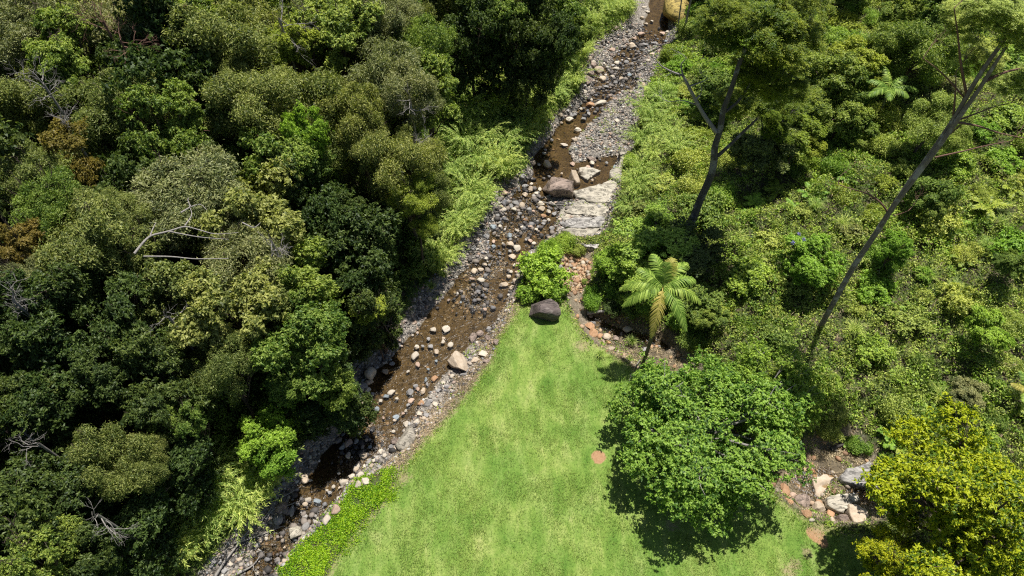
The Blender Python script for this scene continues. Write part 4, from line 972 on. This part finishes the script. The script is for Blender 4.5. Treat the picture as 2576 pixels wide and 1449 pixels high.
stem_tree([(478,402),(446,342),(412,272),(395,235)], .24, .13, 'redbark', 'red brown straight trunk rising from the fork in the left forest', 'broad2', (385,205), .5, cm='greygreen')
stem_tree([(470,408),(438,402),(395,366),(345,330),(330,300)], .2, .1, 'redbark', 'red brown curved trunk bending left out of the fork', 'olive0', (315,280), .45, cm='greygreen')
stem_tree([(458,180),(446,140),(430,100),(418,70)], .28, .2, 'redbark', 'thick dark red trunk at the upper left', 'olive1', (400,40), .7)
stem_tree([(282,238),(262,205),(242,168),(230,140)], .15, .09, 'redbark', 'thin brown leaning trunk under the open olive tree', 'olive2', (220,110), .5)

# pale bare limbs of the grey olive tree
ht = next(o for o in bpy.data.objects if o.get('label', '').startswith('grey olive tree with pale bare limbs'))
def flat_limbs(parent, sets, h, mat='palebark', nm='dead_limb'):
    L_ = []
    for pts, r0, r1 in sets: L_.append(([pth_(a, b2, h) for a, b2 in pts], r0, r1))
    o = tubes(nm, L_, mat, None, tuple(parent.location), 6)
    rz = parent.rotation_euler[2]; o.parent = parent; o.rotation_euler = (0, 0, -rz); return o
flat_limbs(ht, [([(338,638),(358,612),(378,592),(425,582),(465,568),(500,578)], .075, .03), ([(378,592),(386,572),(392,560)], .04, .02), ([(425,582),(500,597),(575,602)], .04, .015),
   ([(362,645),(430,645),(490,652),(575,650)], .05, .02), ([(455,535),(480,520),(505,512),(520,528)], .05, .015), ([(480,520),(470,500),(488,488)], .04, .012),
   ([(500,578),(540,590),(600,585)], .04, .012), ([(610,560),(640,575),(655,560)], .05, .015), ([(465,568),(485,540),(475,515)], .04, .015)], 10.2)

def dead_top(px, py, h, size, label, n=4, mat='palebark', dr=(0, 0, 1)):
    p = at(px, py, h); r = root('dead_tree', p); tag(r, label, 'dead tree'); st = np.array([p[0], p[1], p[2]])
    L_ = [([st-np.array([0, 0, .4]), st+np.array([.1, .1, h*.5]), st+np.array([0, 0, h-.2])], .10, .07)]
    for k in range(n): L_ += twigs(st+np.array([0, 0, h-.3-.3*k]), nrm(tw.normal(size=3)+np.array(dr)), size*.8, 3, tw, .034, 3)
    tubes('trunk', L_[:1], mat, r, p, 6); tubes('branches', L_[1:], mat, r, p, 5); return r
dead_top(105, 205, 12, 1.5, 'pale grey dead treetop near the left edge at the top', 5)
dt = dead_top(155, 300, 11.5, 1.1, 'pale dead twigs rising out of a golden lichen mass', 4)
ob('lichen_mass', PRO['bush0'][0], dt, (-.3, -.3, 10.4), 0, (.7, .95, .9), M['lichen']); ob('lichen_mass', PRO['bush1'][0], dt, (.6, -1.6, 8.6), 0, (.6, .9, 1.1), M['lichen'])
dead_top(700, 38, 12.5, 1.9, 'pale forked bare branches at the top edge beside the lime tree', 4, dr=(.5, 0, .3))
dead_top(255, 45, 12.2, 1.8, 'tangle of reddish bare branches at upper left', 6, 'redbark', (0, 0, .5))
dead_top(300, 95, 12.2, 1.6, 'second tangle of pinkish bare branches below the first at upper left', 5, 'redbark', (.5, 0, .5))
dead_top(1030, 245, 11, 1.2, 'bare twisted twigs on the yellow topped tree', 4, 'palebark', (.6, 0, .4))
dead_top(1040, 345, 10, 1.1, 'bare twigs above the small rusty yellow crown', 3, 'palebark', (.6, -.2, .3))
dead_top(238, 1290, 8.5, 1.2, 'thin dead branch hanging at the sunlit olive in the lower left', 3, 'palebark', (0, -.4, -.3))
dead_top(25, 745, 10.8, 1.0, 'pinkish grey dead twig mass at the left edge', 6, 'palebark')
dead_top(680, 600, 10.6, 1.0, 'short spiky dead twigs right of the pale limbed tree', 4)
dead_top(420, 790, 9.8, 1.1, 'little pale forked twig between middle left trees', 2)
dead_top(90, 1110, 8.5, 1.2, 'faint dead branch in the dark left edge shade', 3)

# ================================================================ palms
def palm(px, py, crown_px, fr_list, label, r0, leafmats, Y=None, loc=None, ll=.5):
    b = at(px, py) if loc is None else loc; r = root('palm_tree', b); tag(r, label, 'palm tree')
    top = pty(crown_px[0], crown_px[1], b[1]+.05); H = top[2]-b[2]; tp = top-np.array(b)
    P = [np.array([0, 0, -.4]), np.array([.05, .02, H*.3]), tp*np.array([.6, .6, 1])*.65+np.array([0, 0, 0]), tp-np.array([0, 0, .85])]
    Q = smooth_path(P); V, F = tube(Q, np.linspace(r0, r0*.72, len(Q))+(np.arange(len(Q)) % 2)*.008, 10)
    ob('trunk', make_mesh('trunk', V, F, M['palmbark'], smooth=True), r)
    V, F = tube(smooth_path([tp-np.array([0, 0, .9]), tp-np.array([0, 0, .45]), tp+np.array([0, 0, .1])]), np.linspace(r0*1.05, r0*.4, 9), 10)
    ob('crownshaft', make_mesh('crownshaft', V, F, M['shaft'], smooth=True), r)
    rg = np.random.default_rng(int(px))
    for az, el, Ln, dr, mt in fr_list:
        a, b2 = frond_v(tp, R_(az), R_(el), Ln*1.1, dr*Ln*.50, rg, 56, ll, .04, .15); V, F = merge([a, b2])
        o = ob('frond', make_mesh('frond', V, F, M[mt], {'tint': np.clip(rg.normal(.55, .15, len(V)), 0, 1)}), r)
        if mt == 'palmyel': o['label'] = 'yellowing frond'
    return r
palm(1625, 893, (1668,722), [(178,32,3.2,.62,'palm'), (198,22,2.9,.72,'palm'), (155,45,2.4,.5,'palm'), (254,0,2.5,1.05,'palmyel'), (300,14,2.9,.75,'palm'), (340,28,2.9,.7,'palm'), (8,42,2.7,.65,'palm'), (42,45,3.1,.55,'palm'), (66,58,2.5,.5,'palmyel'), (108,52,3.0,.5,'palm'), (85,72,2.0,.4,'palm')],
   'feather leafed palm with some yellow fronds above the side stream', .13, None, ll=.62)
palm(2198, 312, (2238,222), [(165,35,2.2,.6,'palm'), (100,45,2.4,.5,'palm'), (205,25,2.3,.6,'palm'), (250,30,2.0,.7,'palm'), (350,28,2.4,.6,'palm'), (30,40,2.0,.6,'palm'), (310,30,1.8,.8,'palm')],
   'small pale green palm among shrubs at upper right', .08, None, ll=.5)
palm(2585, 1010, (2592,985), [(170,35,1.6,.6,'palmyel'), (120,45,1.6,.6,'palm'), (220,30,1.5,.6,'palm')], 'young palm frond tuft poking in at the right edge', .06, None, ll=.35)

# ================================================================ bushes, shrubs, clumps
def shrub(px, py, rp, mat, key=None, label=None, zs=1., look=None, s=None, xyz=None):
    p = at(px, py, .3) if xyz is None else xyz; s = s or rp*scale_at(p)
    key = key or random.choice(['bush0', 'bush1', 'bush2', 'scrub0', 'scrub1', 'scrub2'])
    me, tm, R, H = PRO[key]; k = s/R; r = root('shrub', p, random.uniform(0, 6.28))
    ob('foliage', me, r, (0, 0, H*k*.75), 0, (k*random.uniform(.9, 1.1), k*random.uniform(.9, 1.1), k*zs), M[mat]); ob('stem', tm, r, (0, 0, 0), 0, (k, k, k*.75))
    if label: tag(r, label, 'shrub')
    else: veg.append((r, px, py, s, look, 'shrub'))
    return r
for a in ((1365,690,62,'bright','bush0','bright green rounded bush on the island tip above lawn boulder'), (1325,742,30,'bright','bush1','low bright bush at the island left of the lawn boulder'),
   (1395,735,34,'bright','bush2','low bright bush just above the lawn boulder'), (1425,608,30,'scrubb','scrub0','yellow green tuft bush between slabs and island bush'),
   (1385,630,34,'bright','scrub1','bright tuft bush at the top of the island'), (1490,748,30,'bright','scrub2','soft grass green bush right of the orange rubble'),
   (1455,625,20,'scrub','scrub1','small olive tuft on the pale slab ground'), (1475,705,10,'scrub','bush1','tiny weed tuft on the orange rubble'),
   (700,1050,45,'bright','bush0','bright leaved bush at the lower forest edge')):
    shrub(a[0], a[1], a[2], a[3], a[4], a[5], .9)
for a in ((1540,775,24,'deep','bush0','dark shrub overhanging the start of the palm gully'), (1590,782,28,'green','bush1','green shrub overhanging the palm gully left of the trunk'),
   (1700,805,34,'scrubb','bush2','shrub overhanging the palm gully right of the trunk'), (1740,850,34,'green','scrub1','shrub between palm gully and round tree'),
   (2085,1075,34,'scrub','scrub0','straggly shrub on the bank above the stream pool'), (2165,1120,30,'scrubb','scrub2','yellowish shrub right of the root stump'),
   (2215,1200,26,'yellow','scrub1','yellow green shrub against the golden tree by the pool')):
    shrub(a[0], a[1], a[2], a[3], a[4], a[5], .8)
fl = next(o for o in bpy.data.objects if 'violet flowers' in o.get('label', ''))
for dx, dy in ((-30, -62), (-45, -40), (-18, -48)):
    pw = pth_(2040+dx, 650+dy, 3.9); r = np.random.default_rng(103+dx); n = 60; c = r.normal(0, .05, (n, 3)); V, F = leafquads(c, r.normal(size=(n, 3))+np.array([0, 0, 1]), r.normal(size=(n, 3)), .09, .06)
    a_ = fl.rotation_euler[2]; dpt = pw-np.array(fl.location); lo = (dpt[0]*math.cos(a_)+dpt[1]*math.sin(a_), -dpt[0]*math.sin(a_)+dpt[1]*math.cos(a_), dpt[2])
    ob('flower_cluster', make_mesh('flower_cluster', V, F, M['flower'], {'tint': np.repeat(r.random(n), 4)}), fl, lo)
sr = np.random.default_rng(44); pl = []; ns = 0
for k in range(6000):
    x = sr.uniform(6, 56); y = sr.uniform(8, 84); px, py = to_photo(x, y, 1)
    if ns >= 215 or not (-20 < px < 2620 and -40 < py < 1500): continue
    d_ = min(float(rat(0, x, y)), float(rat(1, x, y)), float(rat(2, x, y)))
    s = float(sr.uniform(.7, 1.9)) if y > 30 else float(sr.uniform(.6, 1.4))
    if d_ < s*.75 or x < np.interp(y, CY, CX): continue
    if any((x-a)**2+(y-b2)**2 < (.8*(s+c_))**2 for a, b2, c_ in pl): continue
    pl.append((x, y, s)); mt = str(sr.choice(['scrub', 'scrubb', 'green', 'olive', 'yellow', 'scrub', 'bright', 'greygreen'], p=[.28,.24,.13,.05,.07,.12,.1,.01])); ns += 1
    shrub(px, py, 0, mt, None, None, float(sr.uniform(.55, 1.0)), {'scrub': 'yellowish green', 'scrubb': 'weedy green', 'green': 'mid green', 'olive': 'olive', 'yellow': 'yellow leaved', 'bright': 'bright green', 'greygreen': 'grey leaved'}[mt], s, (x, y, float(zat(x, y))))
# understory along the left bank
for k in range(4000):
    x = sr.uniform(-30, 14); y = sr.uniform(8, 72); d_ = float(rat(0, x, y)); px, py = to_photo(x, y, 1)
    if x > np.interp(y, CY, CX) or bat(x, y) < .3 or not (.9 < d_ < 7) or py > 1470 or py < -20: continue
    s = float(sr.uniform(.8, 1.6))
    if any((x-a)**2+(y-b2)**2 < (.72*(s+c_))**2 for a, b2, c_ in pl) or ns > 300: continue
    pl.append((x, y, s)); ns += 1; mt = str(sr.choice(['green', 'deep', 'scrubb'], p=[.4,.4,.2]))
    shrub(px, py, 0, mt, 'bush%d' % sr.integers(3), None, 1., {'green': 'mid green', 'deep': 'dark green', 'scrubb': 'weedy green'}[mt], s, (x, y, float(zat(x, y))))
print('shrubs', ns)
def clump(px, py, s, me, label=None, look='arching', mat=None, nm='grass_clump', cat='grass clump', part=None):
    p = at(px, py, .5*s); o = ob(nm, me, None, p, random.uniform(0, 6.28), (s, s, s*random.uniform(.8, 1.1)), mat and M[mat])
    if label: tag(o, label, cat)
    else: veg.append((o, px, py, s, look, cat))
    return o
for px, py in [(1200,240),(1250,228),(1300,205),(1340,222),(1368,258),(1180,300),(1240,290),(1300,280),(1345,300),(1165,365),(1220,350),(1275,365),(1318,345),(1200,425),(1150,440),(1250,420),(1280,430),
   (1180,500),(1222,490),(1160,560),(1200,545),(1155,590),(1530,30),(1570,22),(1490,60),(1445,100),(1460,140),(1420,170),(1440,215),(1400,240),(1380,120),(1210,190),(1280,170),
   (560,1180),(620,1195),(680,1190),(535,1235),(600,1245),(655,1235),(560,1290),(618,1290),(520,1340),(470,1390),(420,1400),(1130,640),(1100,660),
   (1620,300),(1652,330),(1612,362),(1685,345),(1700,385),(1640,400),(1655,255),(1605,440),(1590,480),(1580,530)]:
    clump(px+random.uniform(-6, 6), py+random.uniform(-6, 6), random.uniform(.75, 1.1), random.choice(BAM))
for px, py in [(1640,235),(1660,270),(1630,270),(1650,300),(1180,580),(1115,690),(1085,720),(1220,460),(2150,830),(2220,900),(2260,950),(2300,900),(2380,880),(2360,1000),(2050,520),(2120,560),(2480,620),(2520,560),
   (2330,690),(2400,720),(1850,600),(1900,650),(1950,560),(1880,700),(1590,860),(1510,890)]:
    clump(px, py, random.uniform(.5, .85) if px > 1600 else .5, random.choice(GR), look='tufted')
for px, py, s in [(2049,482,1.2),(2492,507,1.4),(2397,560,1.3),(2552,465,1.2),(2134,435,1.1),(1903,500,1.2),(1878,540,1.),(1718,262,1.3),(2242,1170,.9),(2282,1125,.9),(2132,1105,.6),(2152,1130,.55),
   (2252,1095,1.1),(1960,470,1.2),(2000,520,1.),(2350,1040,1.),(1650,215,1.3),(2430,640,1.1),(2210,690,1.),(2300,780,1.)]:
    clump(px, py, s, random.choice(FERN), look='spreading', mat=random.choice(['bright', 'scrubb', 'yellow']), nm='fern', cat='fern')

# ================================================================ ground cover, as stuff
def carpet(name, n, accept, mat, label, seed, box, L, W, hump, depth=.35, kind='stuff', style=0):
    r = np.random.default_rng(seed); X = r.uniform(box[0], box[1], n); Y = r.uniform(box[2], box[3], n); p = accept(X, Y); k = r.random(n) < p; X = X[k]; Y = Y[k]
    per = 9; m = len(X); hx = hump(X, Y); X = np.repeat(X, per)+r.normal(0, .13, m*per); Y = np.repeat(Y, per)+r.normal(0, .13, m*per); k = m*per
    Z = zat(X, Y)+np.repeat(hx, per)-depth*r.random(k)**1.5*np.minimum(1, .3+np.repeat(hx, per)*2)+.05
    nn = np.array([0, 0, .8])+r.normal(size=(k, 3))*(.75 if not style else 1.2); ax = r.normal(size=(k, 3))+np.array([0, 0, .8*style])
    V, F = leafquads(np.column_stack([X, Y, Z]), nn, ax, L*r.uniform(.6, 1.4, k), W*r.uniform(.6, 1.4, k))
    T = np.repeat(np.clip(r.normal(.5, .16, m)+(fbm(X[::per], Y[::per], 2.5, seed)-.5)*.9, 0, 1), per*4)
    return tag(ob(name, make_mesh(name, V, F, M[mat], {'tint': T})), label, kind=kind)
def bat_dirt(x, y):
    i = np.clip(np.searchsorted(gx, x), 0, len(gx)-1); j = np.clip(np.searchsorted(gy, y), 0, len(gy)-1); return dirt[i, j]
def dU(X, Y): return np.minimum(np.minimum(rat(0, X, Y), rat(1, X, Y)), np.minimum(rat(2, X, Y), rat(3, X, Y)))
isL = lambda X, Y: X < np.interp(Y, CY, CX)
def view(X, Y):
    f = Y*CT+CAMH*ST; u = (-CAMH*CT+Y*ST); return (np.abs(X/f) < .86) & (u/f < .5)
hum = lambda X, Y: (np.clip(fbm(X, Y, 1.7, 8)-.34, 0, 1)*2.6+.8*np.clip(fbm(X, Y, .6, 28)-.4, 0, 1))*np.clip(dU(X, Y)*.5, .15, 1)
carpet('undergrowth', 150000, lambda X, Y: np.where((dU(X, Y) > .12+.5*(fbm(X, Y, .8, 4)-.5)) & ~isL(X, Y) & view(X, Y), .42+.5*(fbm(X, Y, 3, 6)-.35), 0), 'scrub', 'tangled yellowish green undergrowth covering the right slope', 1, (0, 58, 8, 86), .17, .075, hum)
carpet('weeds', 80000, lambda X, Y: np.where((dU(X, Y) > .1) & ~isL(X, Y) & view(X, Y), np.clip(1.6*(fbm(X, Y, 4, 16)-.38), 0, 1), 0), 'scrubb', 'patches of leafy green weeds on the right slope', 2, (0, 58, 8, 86), .2, .11, lambda X, Y: hum(X, Y)+.06)
carpet('bank_grass', 60000, lambda X, Y: np.where((bat(X, Y)+1.2*(fbm(X, Y, 1, 41)-.5) < 0) & (dU(X, Y) > -.1), .9, 0), 'grassy', 'bright feathery long grass covering the left creek bank', 8, (-24, 18, 8, 72), .34, .05,
   lambda X, Y: .2+1.5*np.clip(fbm(X, Y, 1.4, 48)-.3, 0, 1)*np.clip(dU(X, Y)+.3, .1, 1), .4, style=.4)
carpet('forest_undergrowth', 90000, lambda X, Y: np.where((dU(X, Y) > .2+.9*(fbm(X, Y, .8, 4)-.5)) & isL(X, Y) & view(X, Y), np.where(rat(0, X, Y) < 9, .8, .22), 0), 'green', 'leafy green undergrowth beneath the left forest', 3, (-58, 16, 6, 86), .2, .1, hum)
carpet('gully_litter', 26000, lambda X, Y: np.where((rat(1, X, Y) < .1) & (rat(0, X, Y) > .3), .35+.5*(fbm(X, Y, .8, 29)-.3), 0), 'dry', 'twigs and leaf litter lying in the side gully', 14, (6, 40, 12, 40), .22, .03, lambda X, Y: .05+0*X, .06, style=.5)
carpet('gully_weeds', 12000, lambda X, Y: np.where((rat(1, X, Y) < .1) & (rat(0, X, Y) > .3), .9*np.clip(3*(fbm(X, Y, 1.1, 39)-.5), 0, 1), 0), 'scrubb', 'low weeds growing in the side gully', 15, (6, 40, 12, 40), .14, .07, lambda X, Y: .1+0*X, .1)
carpet('dry_twigs', 30000, lambda X, Y: np.where((dU(X, Y) > .1) & ~isL(X, Y) & view(X, Y), .16*np.clip(2*fbm(X, Y, 3, 26), 0, 2), np.where((rat(1, X, Y) < .2) & (rat(0, X, Y) > .3), .25, 0)), 'dry', 'dry brown stalks and twigs tangled in the scrub', 4, (0, 56, 8, 84), .42, .016, hum, .5, style=1)
carpet('dead_grass', 40000, lambda X, Y: np.where((rat(2, X, Y) > -.1) & (rat(2, X, Y) < 1.2+1.2*(fbm(X, Y, 1.1, 31)-.5)) & (rat(0, X, Y) < .8) & (rat(3, X, Y) > .1) & (Y < 33.5), .5, 0), 'dry', 'dead straw coloured grass strip between gravel and lawn', 9, (-14, 8, 9, 34), .2, .022, lambda X, Y: .04+0*X, .06, style=.6)
carpet('creeper_strip', 70000, lambda X, Y: np.clip(.5-1.1*(np.maximum(rat(3, X, Y), -rat(2, X, Y)-.25)+1.5*(fbm(X, Y, .9, 61)-.5)), 0, 1)*np.clip(3.2*fbm(X, Y, .6, 62)-.75, .1, 1), 'lime', 'lime green creeping ground cover between creek and lawn', 5, (-18, 4, 8, 24), .10, .06, lambda X, Y: .02+.09*fbm(X, Y, .9, 9))
M['blade'] = leaf_mat('lawn_blade', (.085,.15,.025), (.12,.19,.036), (.18,.23,.062), .4)
carpet('lawn_grass', 60000, lambda X, Y: np.where((rat(2, X, Y)+.4*(fbm(X, Y, .5, 71)-.5) < -.02) & view(X, Y), .2+.8*np.clip(2.6*fbm(X, Y, 1.6, 72)-.8, 0, 1), 0)*(1-.8*(bat_dirt(X, Y) > .3)), 'blade', 'short mown grass blades of the lawn', 10, (-16, 26, 9, 34), .085, .02, lambda X, Y: .015+0*X, .03, style=.8)
carpet('grass_fringe', 60000, lambda X, Y: np.where((np.abs(rat(2, X, Y)+.1) < .35) & (rat(1, X, Y) > -.6) & (Y < 36), .55*np.clip(2.2*fbm(X, Y, .8, 12)-.5, 0, 1), 0), 'scrubb', 'longer grass fringe along the lawn edge', 6, (-14, 30, 8, 38), .14, .03, lambda X, Y: .03+0*X, .08, style=1)
carpet('bank_weeds', 60000, lambda X, Y: np.where((rat(0, X, Y) < .2) & (rat(4, X, Y) > .25), .5*np.clip(3*(fbm(X, Y, 1.2, 13)-.52), 0, 1), 0), 'scrubb', 'sparse small weeds among the creek gravel', 7, (-18, 22, 8, 68), .10, .06, lambda X, Y: .06+0*X, .05)

# ================================================================ logs and fallen branches
def fallen(pts, r0, label, mat='palebark', tw_=True, nm='fallen_branch', h=.18):
    P = [pth_(a, b2, h) for a, b2 in pts]; b = tuple(P[0]); L_ = [(P, r0, r0*.35)]
    if tw_:
        for q in P[1:]: L_ += twigs(q, nrm(P[-1]-P[0]+tw.normal(size=3)*1.5), .7, 2, tw, r0*.35, 2)
    parts = [tube(smooth_path(a)-np.array(b), np.linspace(x, y, (len(a)-1)*4+1), 6) for a, x, y in L_]
    V, F = merge(parts); return tag(ob(nm, make_mesh(nm, V, F, M[mat], smooth=True), None, b), label, 'fallen branch' if nm != 'log' else 'log')
fb = lambda L_: [(503.1+a*K8, 1073.3+b2*K8) for a, b2 in L_]
fallen(fb([(150,1449),(250,1290),(380,1130),(430,1050),(550,940)]), .09, 'long bleached branch lying along the left bank at the bottom edge')
fallen(fb([(360,1430),(520,1350),(610,1210)]), .07, 'pale forked branch at the water edge near the bottom')
fallen(fb([(330,1130),(470,1090),(620,1040),(800,965)]), .06, 'thin bleached branch reaching over the bottom rocks')
fallen(fb([(780,690),(880,640),(990,575)]), .05, 'twiggy dead branch over the left water edge by the tan stone')
fallen(fb([(640,900),(700,800),(860,760),(930,740)]), .06, 'tangled grey roots beside the brown stones at lower left')
fallen(fb([(560,960),(640,860),(720,760)]), .06, 'bundle of grey roots above the long bleached branch')
fallen([(1594,150),(1630,132),(1672,112)], .09, 'dead branch lying across the upper riffle', 'darkbark')
fallen([(1600,180),(1640,160),(1675,150)], .07, 'driftwood pile branch at the right of the upper riffle')
fallen([(1570,165),(1610,150),(1650,168)], .05, 'thin crooked driftwood on the upper riffle')
fallen([(1355,505),(1400,517),(1440,512)], .05, 'pale driftwood caught against the big brown boulder')
fallen([(1478,788),(1510,784),(1555,780)], .16, 'weathered grey log in the dark gully by the lawn boulder', 'palebark', False, 'log')
fallen([(1575,800),(1610,790),(1650,812)], .05, 'dead sticks in the palm gully')
fallen([(1500,835),(1520,850),(1548,862)], .035, 'pale roots on the straw strip above the lawn')
fallen([(2090,1130),(2120,1118),(2145,1112)], .12, 'dark weathered root stump behind the stream pool', 'darkbark')
fallen([(1610,905),(1585,945)], .04, 'thin grey stick beside the palm foot')
fallen([(1130,705),(1150,702),(1175,697)], .03, 'thin twig on the left gravel bank', 'redbark')

# ================================================================ labels for the plants set out by rule
def zone_of(px, py):
    if px < 0 or px > 2576 or py < 0 or py > 1449:
        return 'just outside the photo %s' % ('beyond the left edge' if px < 0 else 'beyond the right edge' if px > 2576 else 'beyond the top edge' if py < 0 else 'below the bottom edge')
    cx = float(np.interp(py, [0, 400, 600, 800, 1000, 1449], [1640, 1440, 1300, 1170, 1000, 640]))
    rows = [(160, 'top'), (330, 'upper'), (520, 'upper middle'), (720, 'middle'), (920, 'lower middle'), (1140, 'lower'), (9999, 'bottom')]
    row = next(n for y, n in rows if py < y)
    if px < cx:
        c_ = 'along the creek bank' if px > cx-260 else 'in the inner forest' if px > cx-620 else 'in the mid forest' if px > 420 else 'by the left edge'
        return '%s, %s left row' % (c_, row)
    c_ = 'by the creek' if px < 1800 else 'near the forked tree' if px < 2000 else 'around the long gum trunk' if px < 2300 else 'by the right edge'
    return '%s, %s right slope' % (c_, row)
bins = {}
for v in veg: bins.setdefault((zone_of(v[1], v[2]), v[4], v[5]), []).append(v)
for (z, look, cat), L_ in bins.items():
    L_.sort(key=lambda v: -v[3]); base = '%s %s' % (look, cat)
    if len(L_) == 1: tag(L_[0][0], '%s %s' % (base, z), cat)
    else:
        tag(L_[0][0], 'biggest %s %s' % (base, z), cat); R1 = sorted(L_[1:], key=lambda v: v[1])
        if len(R1) == 1: tag(R1[0][0], 'smaller %s %s' % (base, z), cat)
        else:
            tag(R1[0][0], 'leftmost smaller %s %s' % (base, z), cat); tag(R1[-1][0], 'rightmost smaller %s %s' % (base, z), cat); mid = sorted(R1[1:-1], key=lambda v: v[2])
            if len(mid) == 1: tag(mid[0][0], 'middle smaller %s %s' % (base, z), cat)
            elif mid:
                tag(mid[0][0], 'uppermost inner %s %s' % (base, z), cat); tag(mid[-1][0], 'lowest inner %s %s' % (base, z), cat)
                for i, v in enumerate(mid[1:-1]): tag(v[0], ('one inner %s %s' % (base, z)) if 'outside' in z or i > 6 else '%suppermost inner %s %s' % (ORD[i+1], base, z), cat)
    for v in L_: v[0]['group'] = '%ss %s' % (base, z)
for o in bpy.data.objects:
    if '_g' in o.keys(): del o['_g']
